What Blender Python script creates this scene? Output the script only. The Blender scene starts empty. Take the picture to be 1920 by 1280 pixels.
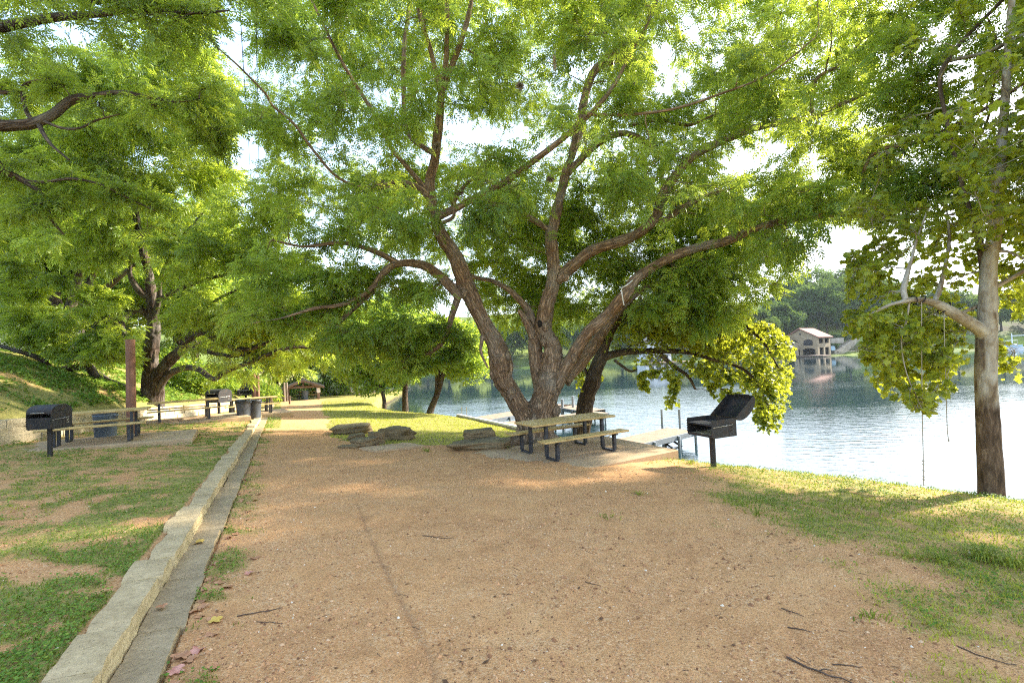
import bpy, bmesh, math, random
import numpy as np
from mathutils import Vector, Matrix
rng = np.random.default_rng(11)
random.seed(5)
SC = bpy.context.scene
COL = SC.collection
# ------------------------------------------------------------------ camera maths
F = 880.0; CX = 960.0; CY = 640.0
PITCH = math.atan(28 / 880.0); ROLL = 0.04
f_ = np.array([0, math.cos(PITCH), math.sin(PITCH)])
r0 = np.array([1.0, 0, 0]); u0 = np.array([0, -math.sin(PITCH), math.cos(PITCH)])
R_ = math.cos(ROLL) * r0 - math.sin(ROLL) * u0
U_ = math.cos(ROLL) * u0 + math.sin(ROLL) * r0
EYE = np.array([0, 0, 1.6])
LAKE = -2.6

def ray(x, y): return f_ + (x - CX) / F * R_ - (y - CY) / F * U_
def P(x, y, d): return EYE + d * ray(x, y)
def proj(V):
    q = np.asarray(V) - EYE
    d = q @ f_
    dd = np.where(np.abs(d) < .05, .05, d)
    return CX + F * (q @ R_) / dd, CY - F * (q @ U_) / dd, d

# ------------------------------------------------------------------ noise
def _hash(ix, iy, iz):
    h = (ix * 374761393 + iy * 668265263 + iz * 2147483647 // 7 + iz * 97531) & 0xffffffff
    h = ((h ^ (h >> 13)) * 1274126177) & 0xffffffff
    return ((h ^ (h >> 16)) & 0xffff) / 65535.0

def noise3(x, y, z):
    x = np.asarray(x, float); y = np.asarray(y, float) + x * 0; z = np.asarray(z, float) + x * 0
    xi = np.floor(x).astype(np.int64); yi = np.floor(y).astype(np.int64); zi = np.floor(z).astype(np.int64)
    fx = x - xi; fy = y - yi; fz = z - zi
    fx = fx * fx * (3 - 2 * fx); fy = fy * fy * (3 - 2 * fy); fz = fz * fz * (3 - 2 * fz)
    r = 0
    for a in (0, 1):
        wa = fx if a else 1 - fx
        for b in (0, 1):
            wb = fy if b else 1 - fy
            for c in (0, 1):
                wc = fz if c else 1 - fz
                r = r + wa * wb * wc * _hash(xi + a, yi + b, zi + c)
    return r * 2 - 1

def fbm(x, y, z, o=3):
    r = 0; a = 1.0; s = 1.0
    for i in range(o):
        r = r + a * noise3(np.asarray(x) * s + 13.7 * i, np.asarray(y) * s, np.asarray(z) * s); a *= .5; s *= 2.07
    return r

def sstep(a, b, x):
    t = np.clip((x - a) / (b - a), 0, 1); return t * t * (3 - 2 * t)

# ------------------------------------------------------------------ terrain
def sdist(px, py, poly):
    """signed distance to an open polyline, positive to the left of its direction"""
    px = np.asarray(px, float); py = np.asarray(py, float)
    best = np.full(px.shape, 1e9); sg = np.ones(px.shape)
    for (ax, ay), (bx, by) in zip(poly[:-1], poly[1:]):
        dx, dy = bx - ax, by - ay; L2 = dx * dx + dy * dy
        t = np.clip(((px - ax) * dx + (py - ay) * dy) / L2, 0, 1)
        qx, qy = px - ax - t * dx, py - ay - t * dy
        d = np.hypot(qx, qy)
        cr = dx * (py - ay) - dy * (px - ax)
        m = d < best - 1e-9
        best = np.where(m, d, best); sg = np.where(m, np.sign(cr), sg)
    return best * np.where(sg == 0, 1, sg)

def inpoly(px, py, poly):
    px = np.asarray(px, float); py = np.asarray(py, float)
    ins = np.zeros(px.shape, bool); n = len(poly)
    for i in range(n):
        x1, y1 = poly[i]; x2, y2 = poly[(i + 1) % n]
        if y1 == y2: continue
        c = ((y1 > py) != (y2 > py)) & (px < (x2 - x1) * (py - y1) / (y2 - y1) + x1)
        ins ^= c
    return ins

SHORE = [(40, -60), (16, -8), (9.6, 3), (7.95, 6.6), (6.5, 8.5), (5.1, 9.75), (3.95, 10.7), (2.9, 13), (1.4, 15.6), (0.1, 17.2),
         (-2.55, 24.3), (-4.4, 26.9), (-7.4, 29.2), (-11.6, 38), (-13.2, 46), (-14, 60), (-20, 100), (-45, 165)]
LANDPOLY = SHORE + [(-700, 165), (-700, -400), (40, -400)]
WALL = [(-11.3, 3), (-12.3, 9.6), (-12.7, 12.6), (-14.3, 17), (-16.5, 23), (-18.5, 31), (-21.5, 38), (-25, 46)]
WALLX = [(-11.3, -80)] + WALL + [(-40, 80), (-60, 140)]
def curb_u(x, y): return -(x + 0.70 + 0.493 * y) / math.hypot(1, .493)   # >0 left of the gutter's path edge
CURB_END = 46.0

def plane(x, y):
    y = np.maximum(y, -8)
    yy = np.where(y < 36, y, 36 + (y - 36) * .45); yy = np.minimum(yy, 70)
    return -.0619 * yy - .0468 * np.clip(x, -13, 9)

GROOVE = None
def G(x, y, micro=False):
    x = np.asarray(x, float); y = np.asarray(y, float)
    z = plane(x, y)
    s = np.abs(sdist(x, y, SHORE)); s = np.where(inpoly(x, y, LANDPOLY), s, -s)
    u = curb_u(x, y)
    on = (y < CURB_END) & (y > -20)
    z = z + np.where(on, np.where(u > .425, .085, np.where(u > -.02, -.05, 0)), 0)
    t = sdist(x, y, WALLX)
    th = np.maximum(t - .12, 0)
    z = z + np.where(t > .12, .55 + 3.3 * np.tanh(th * .5 / 3.3) + .06 * np.minimum(th, 60) + .12 * fbm(x * .35, y * .35, 3.0, 2) * np.minimum(th, 1), 0)
    # lawn gentle undulation
    z = z + .03 * fbm(x * .22, y * .22, 1.0, 2) * sstep(9, 18, np.hypot(x, y))
    # bank
    rough = .25 * fbm(x * .8, y * .8, 9.0, 2)
    sb = s + rough * .5
    z = z - .10 * (1 - np.clip(s / .9, 0, 1)) ** 2 * (s > 0)
    zb = np.maximum(z - .10 - 1.0 * np.maximum(-sb, 0), LAKE - 1.4)
    z = np.where(s < 0, zb, z)
    # far shore
    yf = 160 + 1.6 * np.sin(x * .07)
    tf = y - yf
    zf = LAKE - 1.4 + np.clip(tf + 3, 0, 3) * .62 + np.minimum(np.maximum(tf - 9, 0), 60) * .42 + np.where(tf > 0, fbm(x * .03, y * .03, 5., 2) * np.clip((tf - 9) * .1, 0, 2), 0)
    z = np.where((y > 150) & ~((s > 0)), np.maximum(z, zf), z)
    z = np.where((y > 150) & (s > 0), np.maximum(z, zf), z)
    if micro:
        rr = np.hypot(x, y)
        m = (1 - sstep(14, 30, rr))
        z = z + m * (.016 * fbm(x * 2.1, y * 2.1, .5, 2) + .009 * fbm(x * 8, y * 8, 2.5, 2)) * (s > -1)
        gd = np.abs(sdist(x, y, GROOVE)) + .02 * noise3(x * 6, y * 6, .3)
        z = z - m * .009 * np.exp(-(gd / .028) ** 2)
    return z

def hit(x, y):
    v = ray(x, y); d = np.concatenate([np.arange(1.5, 60, .05), np.arange(60, 260, .5)])
    q = EYE + d[:, None] * v
    b = q[:, 2] < G(q[:, 0], q[:, 1])
    i = int(np.argmax(b)); return q[i], d[i]
def gp(x, y): return (x, y, float(G(np.array([x]), np.array([y]))[0]))

GROOVE = [(0, 0), (1, 1)]
_g = [(672, 950), (690, 1000), (735, 1100), (790, 1200), (820, 1280)]
GROOVE = [tuple(hit(*p)[0][:2]) for p in _g]
GROOVE.append((GROOVE[-1][0] + .05, GROOVE[-1][1] - .8))

LAWN = [(-19, 46), (-16.6, 40.5), (-10.5, 25.8), (-7.9, 20.3), (-6.3, 16.4), (-5.6, 14.2), (-3.2, 12.6), (-.8, 12.7), (.2, 12.1), (1.4, 13.3), (3.2, 11.4), (3.9, 10.6), (4.5, 14),
        (1.4, 17), (-1, 25), (-7, 31), (-11.6, 40), (-13, 50), (-14, 60)]
XB = ([-10, 1.5, 2.5, 4, 5.6, 7, 8.7, 9.6, 10.6], [2.2, 2.25, 2.4, 3.0, 2.95, 3.0, 2.9, 3.2, 3.6])
def grass_mask(x, y):
    x = np.asarray(x, float); y = np.asarray(y, float)
    n = fbm(x * .9, y * .9, 7.7, 3)
    n2 = fbm(x * 3.1, y * 3.1, 4.2, 2)
    u = curb_u(x, y); t = sdist(x, y, WALLX)
    lawn = inpoly(x + .25 * n, y + .25 * n2, LAWN).astype(float)
    xb = np.interp(y, *XB)
    n3 = fbm(x * 7, y * 7, 14.2, 2)
    right = sstep(-.45, .9, (x - xb) * .8 + .85 * n + .35 * n2) * (.45 + .55 * sstep(-.65, .4, n3 + .6 * n2)) * (y < 11.5) * (x > 0.5)
    left = (.25 + .75 * sstep(-.5, .55, n3 + .5 * n2)) * sstep(-.75, .25, n + .6 * n2 + .5 * n3 + .18) * (u > .5)
    near = ((u > .5) & (u < 1.5)) * sstep(-.45, .3, n2 + .5 * n + .5 * n3 + .2)
    left = np.maximum(left, near * (y < 14))
    hill = (t > .1) * sstep(-1.0, -.2, n + .3 * n2 + .25)
    edge = (u < 0.02) * sstep(-.42, -.05, u + .14 * n2) * sstep(.0, .7, n2 * .6 + n * .6 + .5 * n3) * .8
    far = (np.hypot(x, y) > 52).astype(float)
    fargl = ((u < -.02) & (u > -.55) & (y > 17)).astype(float)
    return np.clip(np.maximum.reduce([lawn, right, left, hill * 1.0, edge, far, fargl]), 0, 1)

# ------------------------------------------------------------------ object helpers
def tag(o, label=None, cat=None, group=None, kind=None):
    if label: o['label'] = label
    if cat: o['category'] = cat
    if group: o['group'] = group
    if kind: o['kind'] = kind
    return o
def thing(name, loc, label, cat, group=None, rz=0.0):
    o = bpy.data.objects.new(name, None); COL.objects.link(o)
    o.location = loc; o.rotation_euler = (0, 0, rz); o.empty_display_size = .2
    return tag(o, label, cat, group)
def mk(name, V, faces, mat, parent=None, origin=None, attrs=None, smooth=True):
    """faces: list of (n,k) index arrays"""
    V = np.asarray(V, np.float32)
    if origin is not None: V = V - np.asarray(origin, np.float32)
    me = bpy.data.meshes.new(name)
    faces = [np.asarray(f, np.int32) for f in faces if len(f)]
    me.vertices.add(len(V)); me.vertices.foreach_set('co', V.ravel())
    nl = sum(f.size for f in faces); nf = sum(len(f) for f in faces)
    me.loops.add(nl); me.polygons.add(nf)
    me.loops.foreach_set('vertex_index', np.concatenate([f.ravel() for f in faces]))
    tot = np.concatenate([np.full(len(f), f.shape[1], np.int32) for f in faces])
    st = np.concatenate([[0], np.cumsum(tot)[:-1]]).astype(np.int32)
    me.polygons.foreach_set('loop_start', st); me.polygons.foreach_set('loop_total', tot)
    me.polygons.foreach_set('use_smooth', np.full(nf, bool(smooth)))
    for k, (dom, typ, arr) in (attrs or {}).items():
        a = me.attributes.new(k, typ, dom)
        a.data.foreach_set('vector' if typ == 'FLOAT_VECTOR' else 'value', np.asarray(arr, np.float32).ravel())
    me.update(calc_edges=True); me.validate()
    if mat: me.materials.append(mat)
    o = bpy.data.objects.new(name, me); COL.objects.link(o)
    if parent: o.parent = parent
    return o
class MB:
    def __init__(s): s.V = []; s.F = {}; s.n = 0
    def add(s, V, faces):
        V = np.asarray(V, float)
        for f in faces:
            f = np.asarray(f)
            if len(f): s.F.setdefault(f.shape[1], []).append(f + s.n)
        s.V.append(V); s.n += len(V); return s
    def bm(s, bm, M=None):
        bm.verts.ensure_lookup_table()
        V = np.array([v.co[:] for v in bm.verts])
        if M is not None: V = V @ np.array(M.to_3x3()).T + np.array(M.translation)
        d = {}
        for f in bm.faces: d.setdefault(len(f.verts), []).append([v.index for v in f.verts])
        bm.verts.index_update(); s.add(V, [np.array(x) for x in d.values()]); bm.free(); return s
    def box(s, c, size, rz=0, bev=.004, rot=None):
        bm = bmesh.new(); bmesh.ops.create_cube(bm, size=1)
        for v in bm.verts: v.co = Vector((v.co.x * size[0], v.co.y * size[1], v.co.z * size[2]))
        if bev: bmesh.ops.bevel(bm, geom=list(bm.edges), offset=min(bev, min(size) * .4), segments=1, affect='EDGES')
        bm.verts.index_update()
        M = Matrix.Translation(c) @ ((rot.to_matrix().to_4x4() if hasattr(rot, 'to_matrix') else rot) if rot is not None else Matrix.Rotation(rz, 4, 'Z'))
        return s.bm(bm, M)
    def bar(s, a, b, w, h=None, bev=.003):
        a = Vector(a); b = Vector(b); d = b - a
        return s.box((a + b) / 2, (d.length, w, h or w), bev=bev, rot=d.to_track_quat('X', 'Z'))
    def cyl(s, a, b, r1, r2=None, n=16, cap=True):
        V, Fq = tube(np.array([a, b], float), np.array([r1, r1 if r2 is None else r2]), n)[:2]
        s.add(V, [Fq])
        if cap: s.add(V, [np.arange(n)[::-1][None], (np.arange(n) + n)[None]])
        return s
    def prism(s, pts, h0, h1, axis='X'):
        """2-D outline extruded along an axis"""
        n = len(pts); p = np.array(pts, float)
        def lay(h):
            o = np.zeros((n, 3))
            if axis == 'X': o[:, 0] = h; o[:, 1] = p[:, 0]; o[:, 2] = p[:, 1]
            elif axis == 'Y': o[:, 1] = h; o[:, 0] = p[:, 0]; o[:, 2] = p[:, 1]
            else: o[:, 2] = h; o[:, :2] = p
            return o
        i = np.arange(n); j = (i + 1) % n
        return s.add(np.vstack([lay(h0), lay(h1)]), [np.stack([i, j, j + n, i + n], 1), i[::-1][None], (i + n)[None]])
    def lathe(s, prof, n=28, c=(0, 0, 0)):
        th = np.linspace(0, 2 * math.pi, n, endpoint=False)
        pr = np.array(prof, float)
        V = np.stack([pr[:, None, 0] * np.cos(th), pr[:, None, 0] * np.sin(th), pr[:, None, 1] + 0 * th], -1).reshape(-1, 3) + np.array(c)
        return s.add(V, [grid_faces(len(pr), n, True)])
    def build(s, name, mat, parent=None, smooth=False, origin=None):
        return mk(name, np.vstack(s.V), [np.concatenate(v) for v in s.F.values()], mat, parent, origin, smooth=smooth)

def grid_faces(m, n, wrap):
    i = np.arange(m - 1)[:, None]; j = np.arange(n if wrap else n - 1)[None]
    j2 = (j + 1) % n
    return np.stack([i * n + j, i * n + j2, (i + 1) * n + j2, (i + 1) * n + j], -1).reshape(-1, 4)
def catmull(p, per):
    p = np.asarray(p, float); n = len(p)
    if n < 3:
        t = np.linspace(0, 1, per + 1)[:, None]; return p[0] * (1 - t) + p[-1] * t
    q = np.vstack([2 * p[0] - p[1], p, 2 * p[-1] - p[-2]]); out = []
    for i in range(n - 1):
        a, b, c, d = q[i:i + 4]
        for t in np.linspace(0, 1, per, endpoint=False):
            out.append(.5 * ((2 * b) + (c - a) * t + (2 * a - 5 * b + 4 * c - d) * t * t + (3 * b - a - 3 * c + d) * t ** 3))
    out.append(p[-1]); return np.array(out)
def tube(p, rad, n=10):
    p = np.asarray(p, float); m = len(p)
    T = np.gradient(p, axis=0); T /= np.linalg.norm(T, axis=1)[:, None] + 1e-9
    ref = np.array([0, 0, 1.0]) if abs(T[0, 2]) < .8 else np.array([1.0, 0, 0])
    N = np.zeros_like(p); x = np.cross(ref, T[0]); N[0] = x / np.linalg.norm(x)
    for i in range(1, m):
        v = N[i - 1] - T[i] * (N[i - 1] @ T[i]); N[i] = v / (np.linalg.norm(v) + 1e-9)
    B = np.cross(T, N)
    th = np.linspace(0, 2 * math.pi, n, endpoint=False)
    V = p[:, None] + np.asarray(rad)[:, None, None] * (np.cos(th)[None, :, None] * N[:, None] + np.sin(th)[None, :, None] * B[:, None])
    s = np.concatenate([[0], np.cumsum(np.linalg.norm(np.diff(p, axis=0), axis=1))])
    rr = np.asarray(rad)[:, None]
    bk = np.stack([np.cos(th)[None] * rr, np.sin(th)[None] * rr, s[:, None] + 0 * th[None]], -1)
    return V.reshape(-1, 3), grid_faces(m, n, True), bk.reshape(-1, 3)

# ------------------------------------------------------------------ materials
def newmat(name):
    m = bpy.data.materials.new(name); m.use_nodes = True
    nt = m.node_tree; nt.nodes.clear()
    out = nt.nodes.new('ShaderNodeOutputMaterial')
    return m, nt, out
def N(nt, typ, **kw):
    n = nt.nodes.new(typ)
    for k, v in kw.items():
        if k.startswith('i_'):
            key = k[2:]; key = int(key) if key.isdigit() else key.replace('_', ' ')
            n.inputs[key].default_value = v
        else: setattr(n, k, v)
    return n
def ramp(nt, src, stops, interp='LINEAR'):
    n = nt.nodes.new('ShaderNodeValToRGB'); cr = n.color_ramp; cr.interpolation = interp
    while len(cr.elements) > 1: cr.elements.remove(cr.elements[0])
    for i, (p, c) in enumerate(stops):
        e = cr.elements[0] if i == 0 else cr.elements.new(p)
        e.position = p; e.color = (c[0], c[1], c[2], 1) if not isinstance(c, (int, float)) else (c, c, c, 1)
    nt.links.new(src, n.inputs[0]); return n.outputs[0]
def mix(nt, fac, a, b, mode='MIX'):
    n = nt.nodes.new('ShaderNodeMix'); n.data_type = 'RGBA'; n.blend_type = mode
    for i, v in ((0, fac), (6, a), (7, b)):
        if hasattr(v, 'node'): nt.links.new(v, n.inputs[i])
        else: n.inputs[i].default_value = v if not isinstance(v, tuple) else (v + (1,) if len(v) == 3 else v)
    return n.outputs[2]
def math_(nt, op, a, b=0.0, clamp=False):
    n = nt.nodes.new('ShaderNodeMath'); n.operation = op; n.use_clamp = clamp
    for i, v in ((0, a), (1, b)):
        if hasattr(v, 'node'): nt.links.new(v, n.inputs[i])
        else: n.inputs[i].default_value = v
    return n.outputs[0]
def noise(nt, vec, scale, detail=4, rough=.55, dist=0):
    n = N(nt, 'ShaderNodeTexNoise', i_Scale=scale, i_Detail=detail, i_Roughness=rough, i_Distortion=dist)
    if vec is not None: nt.links.new(vec, n.inputs['Vector'])
    return n.outputs[0]
def mapping(nt, vec, scale=(1, 1, 1), rot=(0, 0, 0)):
    n = N(nt, 'ShaderNodeMapping'); n.inputs['Scale'].default_value = scale; n.inputs['Rotation'].default_value = rot
    nt.links.new(vec, n.inputs[0]); return n.outputs[0]
def bump(nt, h, strength, dist=.02):
    n = N(nt, 'ShaderNodeBump', i_Strength=strength, i_Distance=dist); nt.links.new(h, n.inputs['Height']); return n.outputs[0]
def bsdf(nt, out, col, rough=.7, normal=None, spec=.3, metal=0, link=True):
    b = N(nt, 'ShaderNodeBsdfPrincipled')
    for k, v in (('Base Color', col), ('Roughness', rough), ('Specular IOR Level', spec), ('Metallic', metal)):
        if hasattr(v, 'node'): nt.links.new(v, b.inputs[k])
        else: b.inputs[k].default_value = v if not isinstance(v, tuple) else v + (1,)
    if normal is not None: nt.links.new(normal, b.inputs['Normal'])
    if link: nt.links.new(b.outputs[0], out.inputs[0])
    return b.outputs[0]
def objco(nt): return N(nt, 'ShaderNodeTexCoord').outputs['Object']
def attr(nt, name, o='Fac'):
    return N(nt, 'ShaderNodeAttribute', attribute_name=name).outputs[o]

def m_simple(name, c1, c2, scale=6, rough=.6, bstr=.2, bscale=40, spec=.3, metal=0, bd=.004):
    m, nt, out = newmat(name); co = objco(nt)
    c = ramp(nt, noise(nt, co, scale, 5, .6), [(.3, c1), (.7, c2)])
    bsdf(nt, out, c, rough, bump(nt, noise(nt, co, bscale, 4), bstr, bd), spec, metal)
    return m
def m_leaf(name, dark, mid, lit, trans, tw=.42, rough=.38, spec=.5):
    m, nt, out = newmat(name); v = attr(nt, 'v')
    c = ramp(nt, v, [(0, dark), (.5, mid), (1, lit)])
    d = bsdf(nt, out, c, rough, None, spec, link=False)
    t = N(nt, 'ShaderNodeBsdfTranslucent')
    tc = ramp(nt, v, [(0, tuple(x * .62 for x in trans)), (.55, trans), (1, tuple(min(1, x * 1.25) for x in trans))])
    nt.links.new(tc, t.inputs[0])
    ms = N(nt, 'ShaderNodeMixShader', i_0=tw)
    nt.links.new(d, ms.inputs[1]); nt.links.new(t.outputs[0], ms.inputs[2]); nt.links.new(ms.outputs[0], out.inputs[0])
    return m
def m_bark(name, dark, mid, lit, su=14, sv=2.4, strength=.9, syc=False):
    m, nt, out = newmat(name); bk = attr(nt, 'bark', 'Vector')
    mp = mapping(nt, bk, (su, su, sv))
    n1 = noise(nt, mp, 1.0, 6, .62, .6)
    n2 = noise(nt, mapping(nt, bk, (2.2, 2.2, .8)), 1.0, 4, .6)
    vo = N(nt, 'ShaderNodeTexVoronoi', feature='DISTANCE_TO_EDGE', i_Scale=1.0); 
    dm = N(nt, 'ShaderNodeVectorMath', operation='ADD'); nz = N(nt, 'ShaderNodeTexNoise', i_Scale=2.0, i_Detail=3.0)
    nt.links.new(mp, nz.inputs['Vector']); sc = N(nt, 'ShaderNodeVectorMath', operation='SCALE'); sc.inputs['Scale'].default_value = 1.1
    nt.links.new(nz.outputs['Color'], sc.inputs[0]); nt.links.new(mp, dm.inputs[0]); nt.links.new(sc.outputs[0], dm.inputs[1])
    nt.links.new(dm.outputs[0], vo.inputs['Vector'])
    crack = ramp(nt, vo.outputs['Distance'], [(0, 0), (.22, 1)])
    h = math_(nt, 'ADD', math_(nt, 'MULTIPLY', crack, .6), math_(nt, 'MULTIPLY', n1, .7))
    if not syc:
        c = ramp(nt, math_(nt, 'ADD', math_(nt, 'MULTIPLY', n1, .6), math_(nt, 'MULTIPLY', n2, .4)), [(.28, dark), (.5, mid), (.74, lit)])
        c = mix(nt, crack, mix(nt, .6, c, tuple(x * .35 for x in dark)), c)
        c = mix(nt, ramp(nt, noise(nt, mapping(nt, bk, (1.1, 1.1, .9)), 1.0, 3), [(.45, 0), (.65, .45)]), c, tuple(min(1, x * .9 + .05) for x in (lit[0] * .72, lit[1] * .9, lit[2] * 1.05)))
    else:
        pz = noise(nt, mapping(nt, bk, (5, 5, 2.2)), 1.0, 4, .6, .8)
        c = ramp(nt, pz, [(.34, (.12, .085, .055)), (.42, (.27, .215, .15)), (.5, (.36, .32, .26)), (.64, (.44, .41, .35))])
        c = mix(nt, ramp(nt, n1, [(.3, .6), (.55, 0)]), c, (.22, .165, .10))
        hz = N(nt, 'ShaderNodeSeparateXYZ'); nt.links.new(bk, hz.inputs[0])
        low = math_(nt, 'ADD', hz.outputs[2], math_(nt, 'MULTIPLY', math_(nt, 'SUBTRACT', n2, .5), 1.5))
        lowf = ramp(nt, math_(nt, 'MULTIPLY', low, .28), [(.50, 1), (.60, 0)])
        lowc = ramp(nt, n1, [(.3, (.035, .024, .016)), (.55, (.11, .075, .05)), (.75, (.22, .16, .11))])
        c = mix(nt, lowf, c, lowc)
    bsdf(nt, out, c, .88, bump(nt, h, strength, .045 if not syc else .008), .15)
    return m

M = {}
M['leafA'] = m_leaf('leaf_elm', (.028, .080, .014), (.135, .232, .031), (.37, .43, .065), (.55, .65, .06), tw=.5)
M['leafB'] = m_leaf('leaf_pecan', (.028, .080, .013), (.135, .225, .030), (.36, .42, .06), (.57, .66, .055), tw=.5)
M['leafS'] = m_leaf('leaf_sycamore', (.075, .145, .022), (.185, .255, .032), (.37, .39, .045), (.66, .68, .045), tw=.54, rough=.45)
M['leafbg'] = m_leaf('leaf_background', (.03, .09, .017), (.125, .225, .034), (.35, .42, .065), (.50, .62, .06), tw=.5)
M['leaffar'] = m_leaf('leaf_far_shore', (.045, .085, .03), (.075, .13, .036), (.14, .19, .04), (.18, .26, .04), tw=.35, rough=.7, spec=.1)
M['barkA'] = m_bark('bark_elm', (.13, .080, .046), (.34, .215, .125), (.50, .36, .24))
M['barkB'] = m_bark('bark_pecan', (.03, .021, .015), (.10, .068, .046), (.25, .19, .135))
M['barkS'] = m_bark('bark_sycamore', (.1, .08, .06), (.3, .26, .2), (.5, .47, .4), 18, 5, .5, True)
M['black'] = m_simple('black_steel', (.010, .010, .011), (.028, .026, .025), 9, .5, .3, 60, .4)
def m_worn(name, c1, c2, rust, amount=.5, rough=.55):
    m, nt, out = newmat(name); co = objco(nt)
    n1 = noise(nt, co, 7, 6, .65); n2 = noise(nt, co, 26, 5, .7)
    c = ramp(nt, n2, [(.35, c1), (.7, c2)])
    rf = ramp(nt, math_(nt, 'ADD', math_(nt, 'MULTIPLY', n1, .65), math_(nt, 'MULTIPLY', n2, .35)), [(.50, 0), (.62, amount)])
    c = mix(nt, rf, c, rust)
    bsdf(nt, out, c, ramp(nt, n1, [(.3, rough - .12), (.7, rough + .25)]), bump(nt, n2, .3, .003), .4); return m
M['black'] = m_worn('worn_black_steel', (.010, .010, .011), (.034, .031, .029), (.085, .050, .032), .65)
M['soot_hollow'] = m_simple('soot_hollow_black', (.006, .006, .006), (.03, .024, .018), 8, .8, .4, 60, .2)  # shared by the grill vents and the painted shade of the trunk hollow
M['rod'] = m_simple('bare_steel', (.25, .24, .22), (.42, .40, .36), 14, .4, .2, 60, .5, .8)
M['legs'] = m_simple('dark_coated_steel', (.022, .024, .03), (.055, .055, .06), 5, .45, .2, 50, .4)
M['grey'] = m_simple('grey_plastic', (.08, .105, .13), (.125, .155, .185), 4, .5, .1, 30, .4)
M['darkgrey'] = m_simple('dark_grey_plastic', (.045, .055, .07), (.08, .09, .11), 4, .5, .1, 30, .4)
M['bag'] = m_simple('black_bin_liner', (.008, .008, .009), (.02, .02, .02), 9, .35, .9, 18, .5, bd=.02)
M['white'] = m_simple('white_paint', (.62, .62, .60), (.80, .80, .78), 5, .5, .1, 30)
M['concrete'] = m_simple('concrete', (.30, .24, .17), (.46, .37, .27), 2.2, .9, .35, 70, .2)
M['pad'] = m_simple('dusty_concrete', (.36, .245, .14), (.50, .36, .215), 1.6, .92, .35, 60, .15)
M['dock'] = m_simple('dock_decking', (.25, .17, .11), (.36, .255, .17), 3, .75, .3, 40, .2)
M['galv'] = m_simple('galvanised_steel', (.22, .24, .26), (.36, .38, .40), 6, .5, .1, 40, .4, .5)
M['fascia'] = m_simple('grey_dock_fascia', (.13, .145, .16), (.2, .22, .235), 6, .6, .1, 40, .3)
M['rope'] = m_simple('rope', (.30, .26, .2), (.45, .4, .32), 30, .9, .4, 120)
M['strap'] = m_simple('black_strap', (.012, .010, .012), (.03, .025, .03), 20, .8, .3, 80)
M['litter'] = m_simple('dry_leaf', (.30, .13, .06), (.5, .26, .13), 20, .7, .3, 60)
M['litteryellow'] = m_simple('dry_yellow_leaf', (.5, .30, .05), (.62, .42, .10), 20, .7, .3, 60)
M['litterpink'] = m_simple('dry_pink_leaf', (.42, .15, .10), (.58, .30, .22), 20, .7, .3, 60)
M['stick'] = m_simple('dead_twig', (.05, .032, .022), (.15, .10, .07), 20, .9, .4, 80)
M['moss'] = m_simple('ball_moss', (.16, .13, .10), (.34, .28, .22), 20, .95, .4, 90)
M['moss_wisp'] = m_simple('dry_moss_strands', (.34, .27, .19), (.52, .42, .32), 20, .95, .4, 90)

def m_wood(name, c1, c2, axis=0, sc=1.0, rough=.6):
    m, nt, out = newmat(name); co = objco(nt)
    s = [22 * sc] * 3; s[axis] = 1.3 * sc
    n1 = noise(nt, mapping(nt, co, tuple(s)), 1.0, 5, .6, .4)
    n2 = noise(nt, co, 1.7, 3)
    c = ramp(nt, math_(nt, 'ADD', math_(nt, 'MULTIPLY', n1, .7), math_(nt, 'MULTIPLY', n2, .3)), [(.3, c1), (.7, c2)])
    st = ramp(nt, noise(nt, co, 3.3, 5, .7, .5), [(.36, .55), (.50, 0)])
    c = mix(nt, st, c, tuple(x * .55 for x in c1))
    bsdf(nt, out, c, rough, bump(nt, n1, .25, .003), .3); return m
M['table'] = m_wood('tan_composite_plank', (.44, .29, .10), (.62, .445, .185))
M['post'] = m_wood('red_brown_post', (.17, .075, .045), (.33, .165, .10), 2, .8, .8)
M['oldpost'] = m_wood('weathered_post', (.16, .12, .09), (.32, .25, .19), 2, .8, .85)
M['timber'] = m_wood('pavilion_timber', (.13, .085, .06), (.25, .17, .12), 0, .5, .8)
M['shingle'] = m_simple('brown_shingle', (.12, .10, .085), (.2, .17, .15), 3, .9, .5, 25)

def m_stone(name, cream1, cream2, top1, top2, sc=1.0):
    m, nt, out = newmat(name); co = N(nt, 'ShaderNodeNewGeometry').outputs['Position']
    n1 = noise(nt, co, 3.5 * sc, 6, .65); n2 = noise(nt, co, 26 * sc, 5, .65); n3 = noise(nt, mapping(nt, co, (4, 4, 22)), 1.0, 4, .6)
    cf = ramp(nt, math_(nt, 'ADD', math_(nt, 'MULTIPLY', n2, .55), math_(nt, 'MULTIPLY', n3, .45)), [(.30, cream1), (.62, cream2)])
    ct = ramp(nt, math_(nt, 'ADD', math_(nt, 'MULTIPLY', n1, .6), math_(nt, 'MULTIPLY', n2, .4)), [(.35, top1), (.65, top2)])
    g = N(nt, 'ShaderNodeNewGeometry'); sx = N(nt, 'ShaderNodeSeparateXYZ'); nt.links.new(g.outputs['Normal'], sx.inputs[0])
    up = ramp(nt, math_(nt, 'ADD', sx.outputs[2], math_(nt, 'MULTIPLY', math_(nt, 'SUBTRACT', n1, .5), .35)), [(.45, 0), (.8, 1)])
    c = mix(nt, up, cf, ct)
    pit = ramp(nt, noise(nt, co, 55 * sc, 3, .7), [(.30, .45), (.42, 1)])
    c = mix(nt, 1.0, c, pit, 'MULTIPLY')
    bsdf(nt, out, c, .92, bump(nt, math_(nt, 'ADD', n2, n3), .6, .012), .15); return m
M['kerb'] = m_stone('limestone_kerb', (.36, .27, .13), (.66, .53, .30), (.32, .235, .125), (.54, .415, .235))
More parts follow.
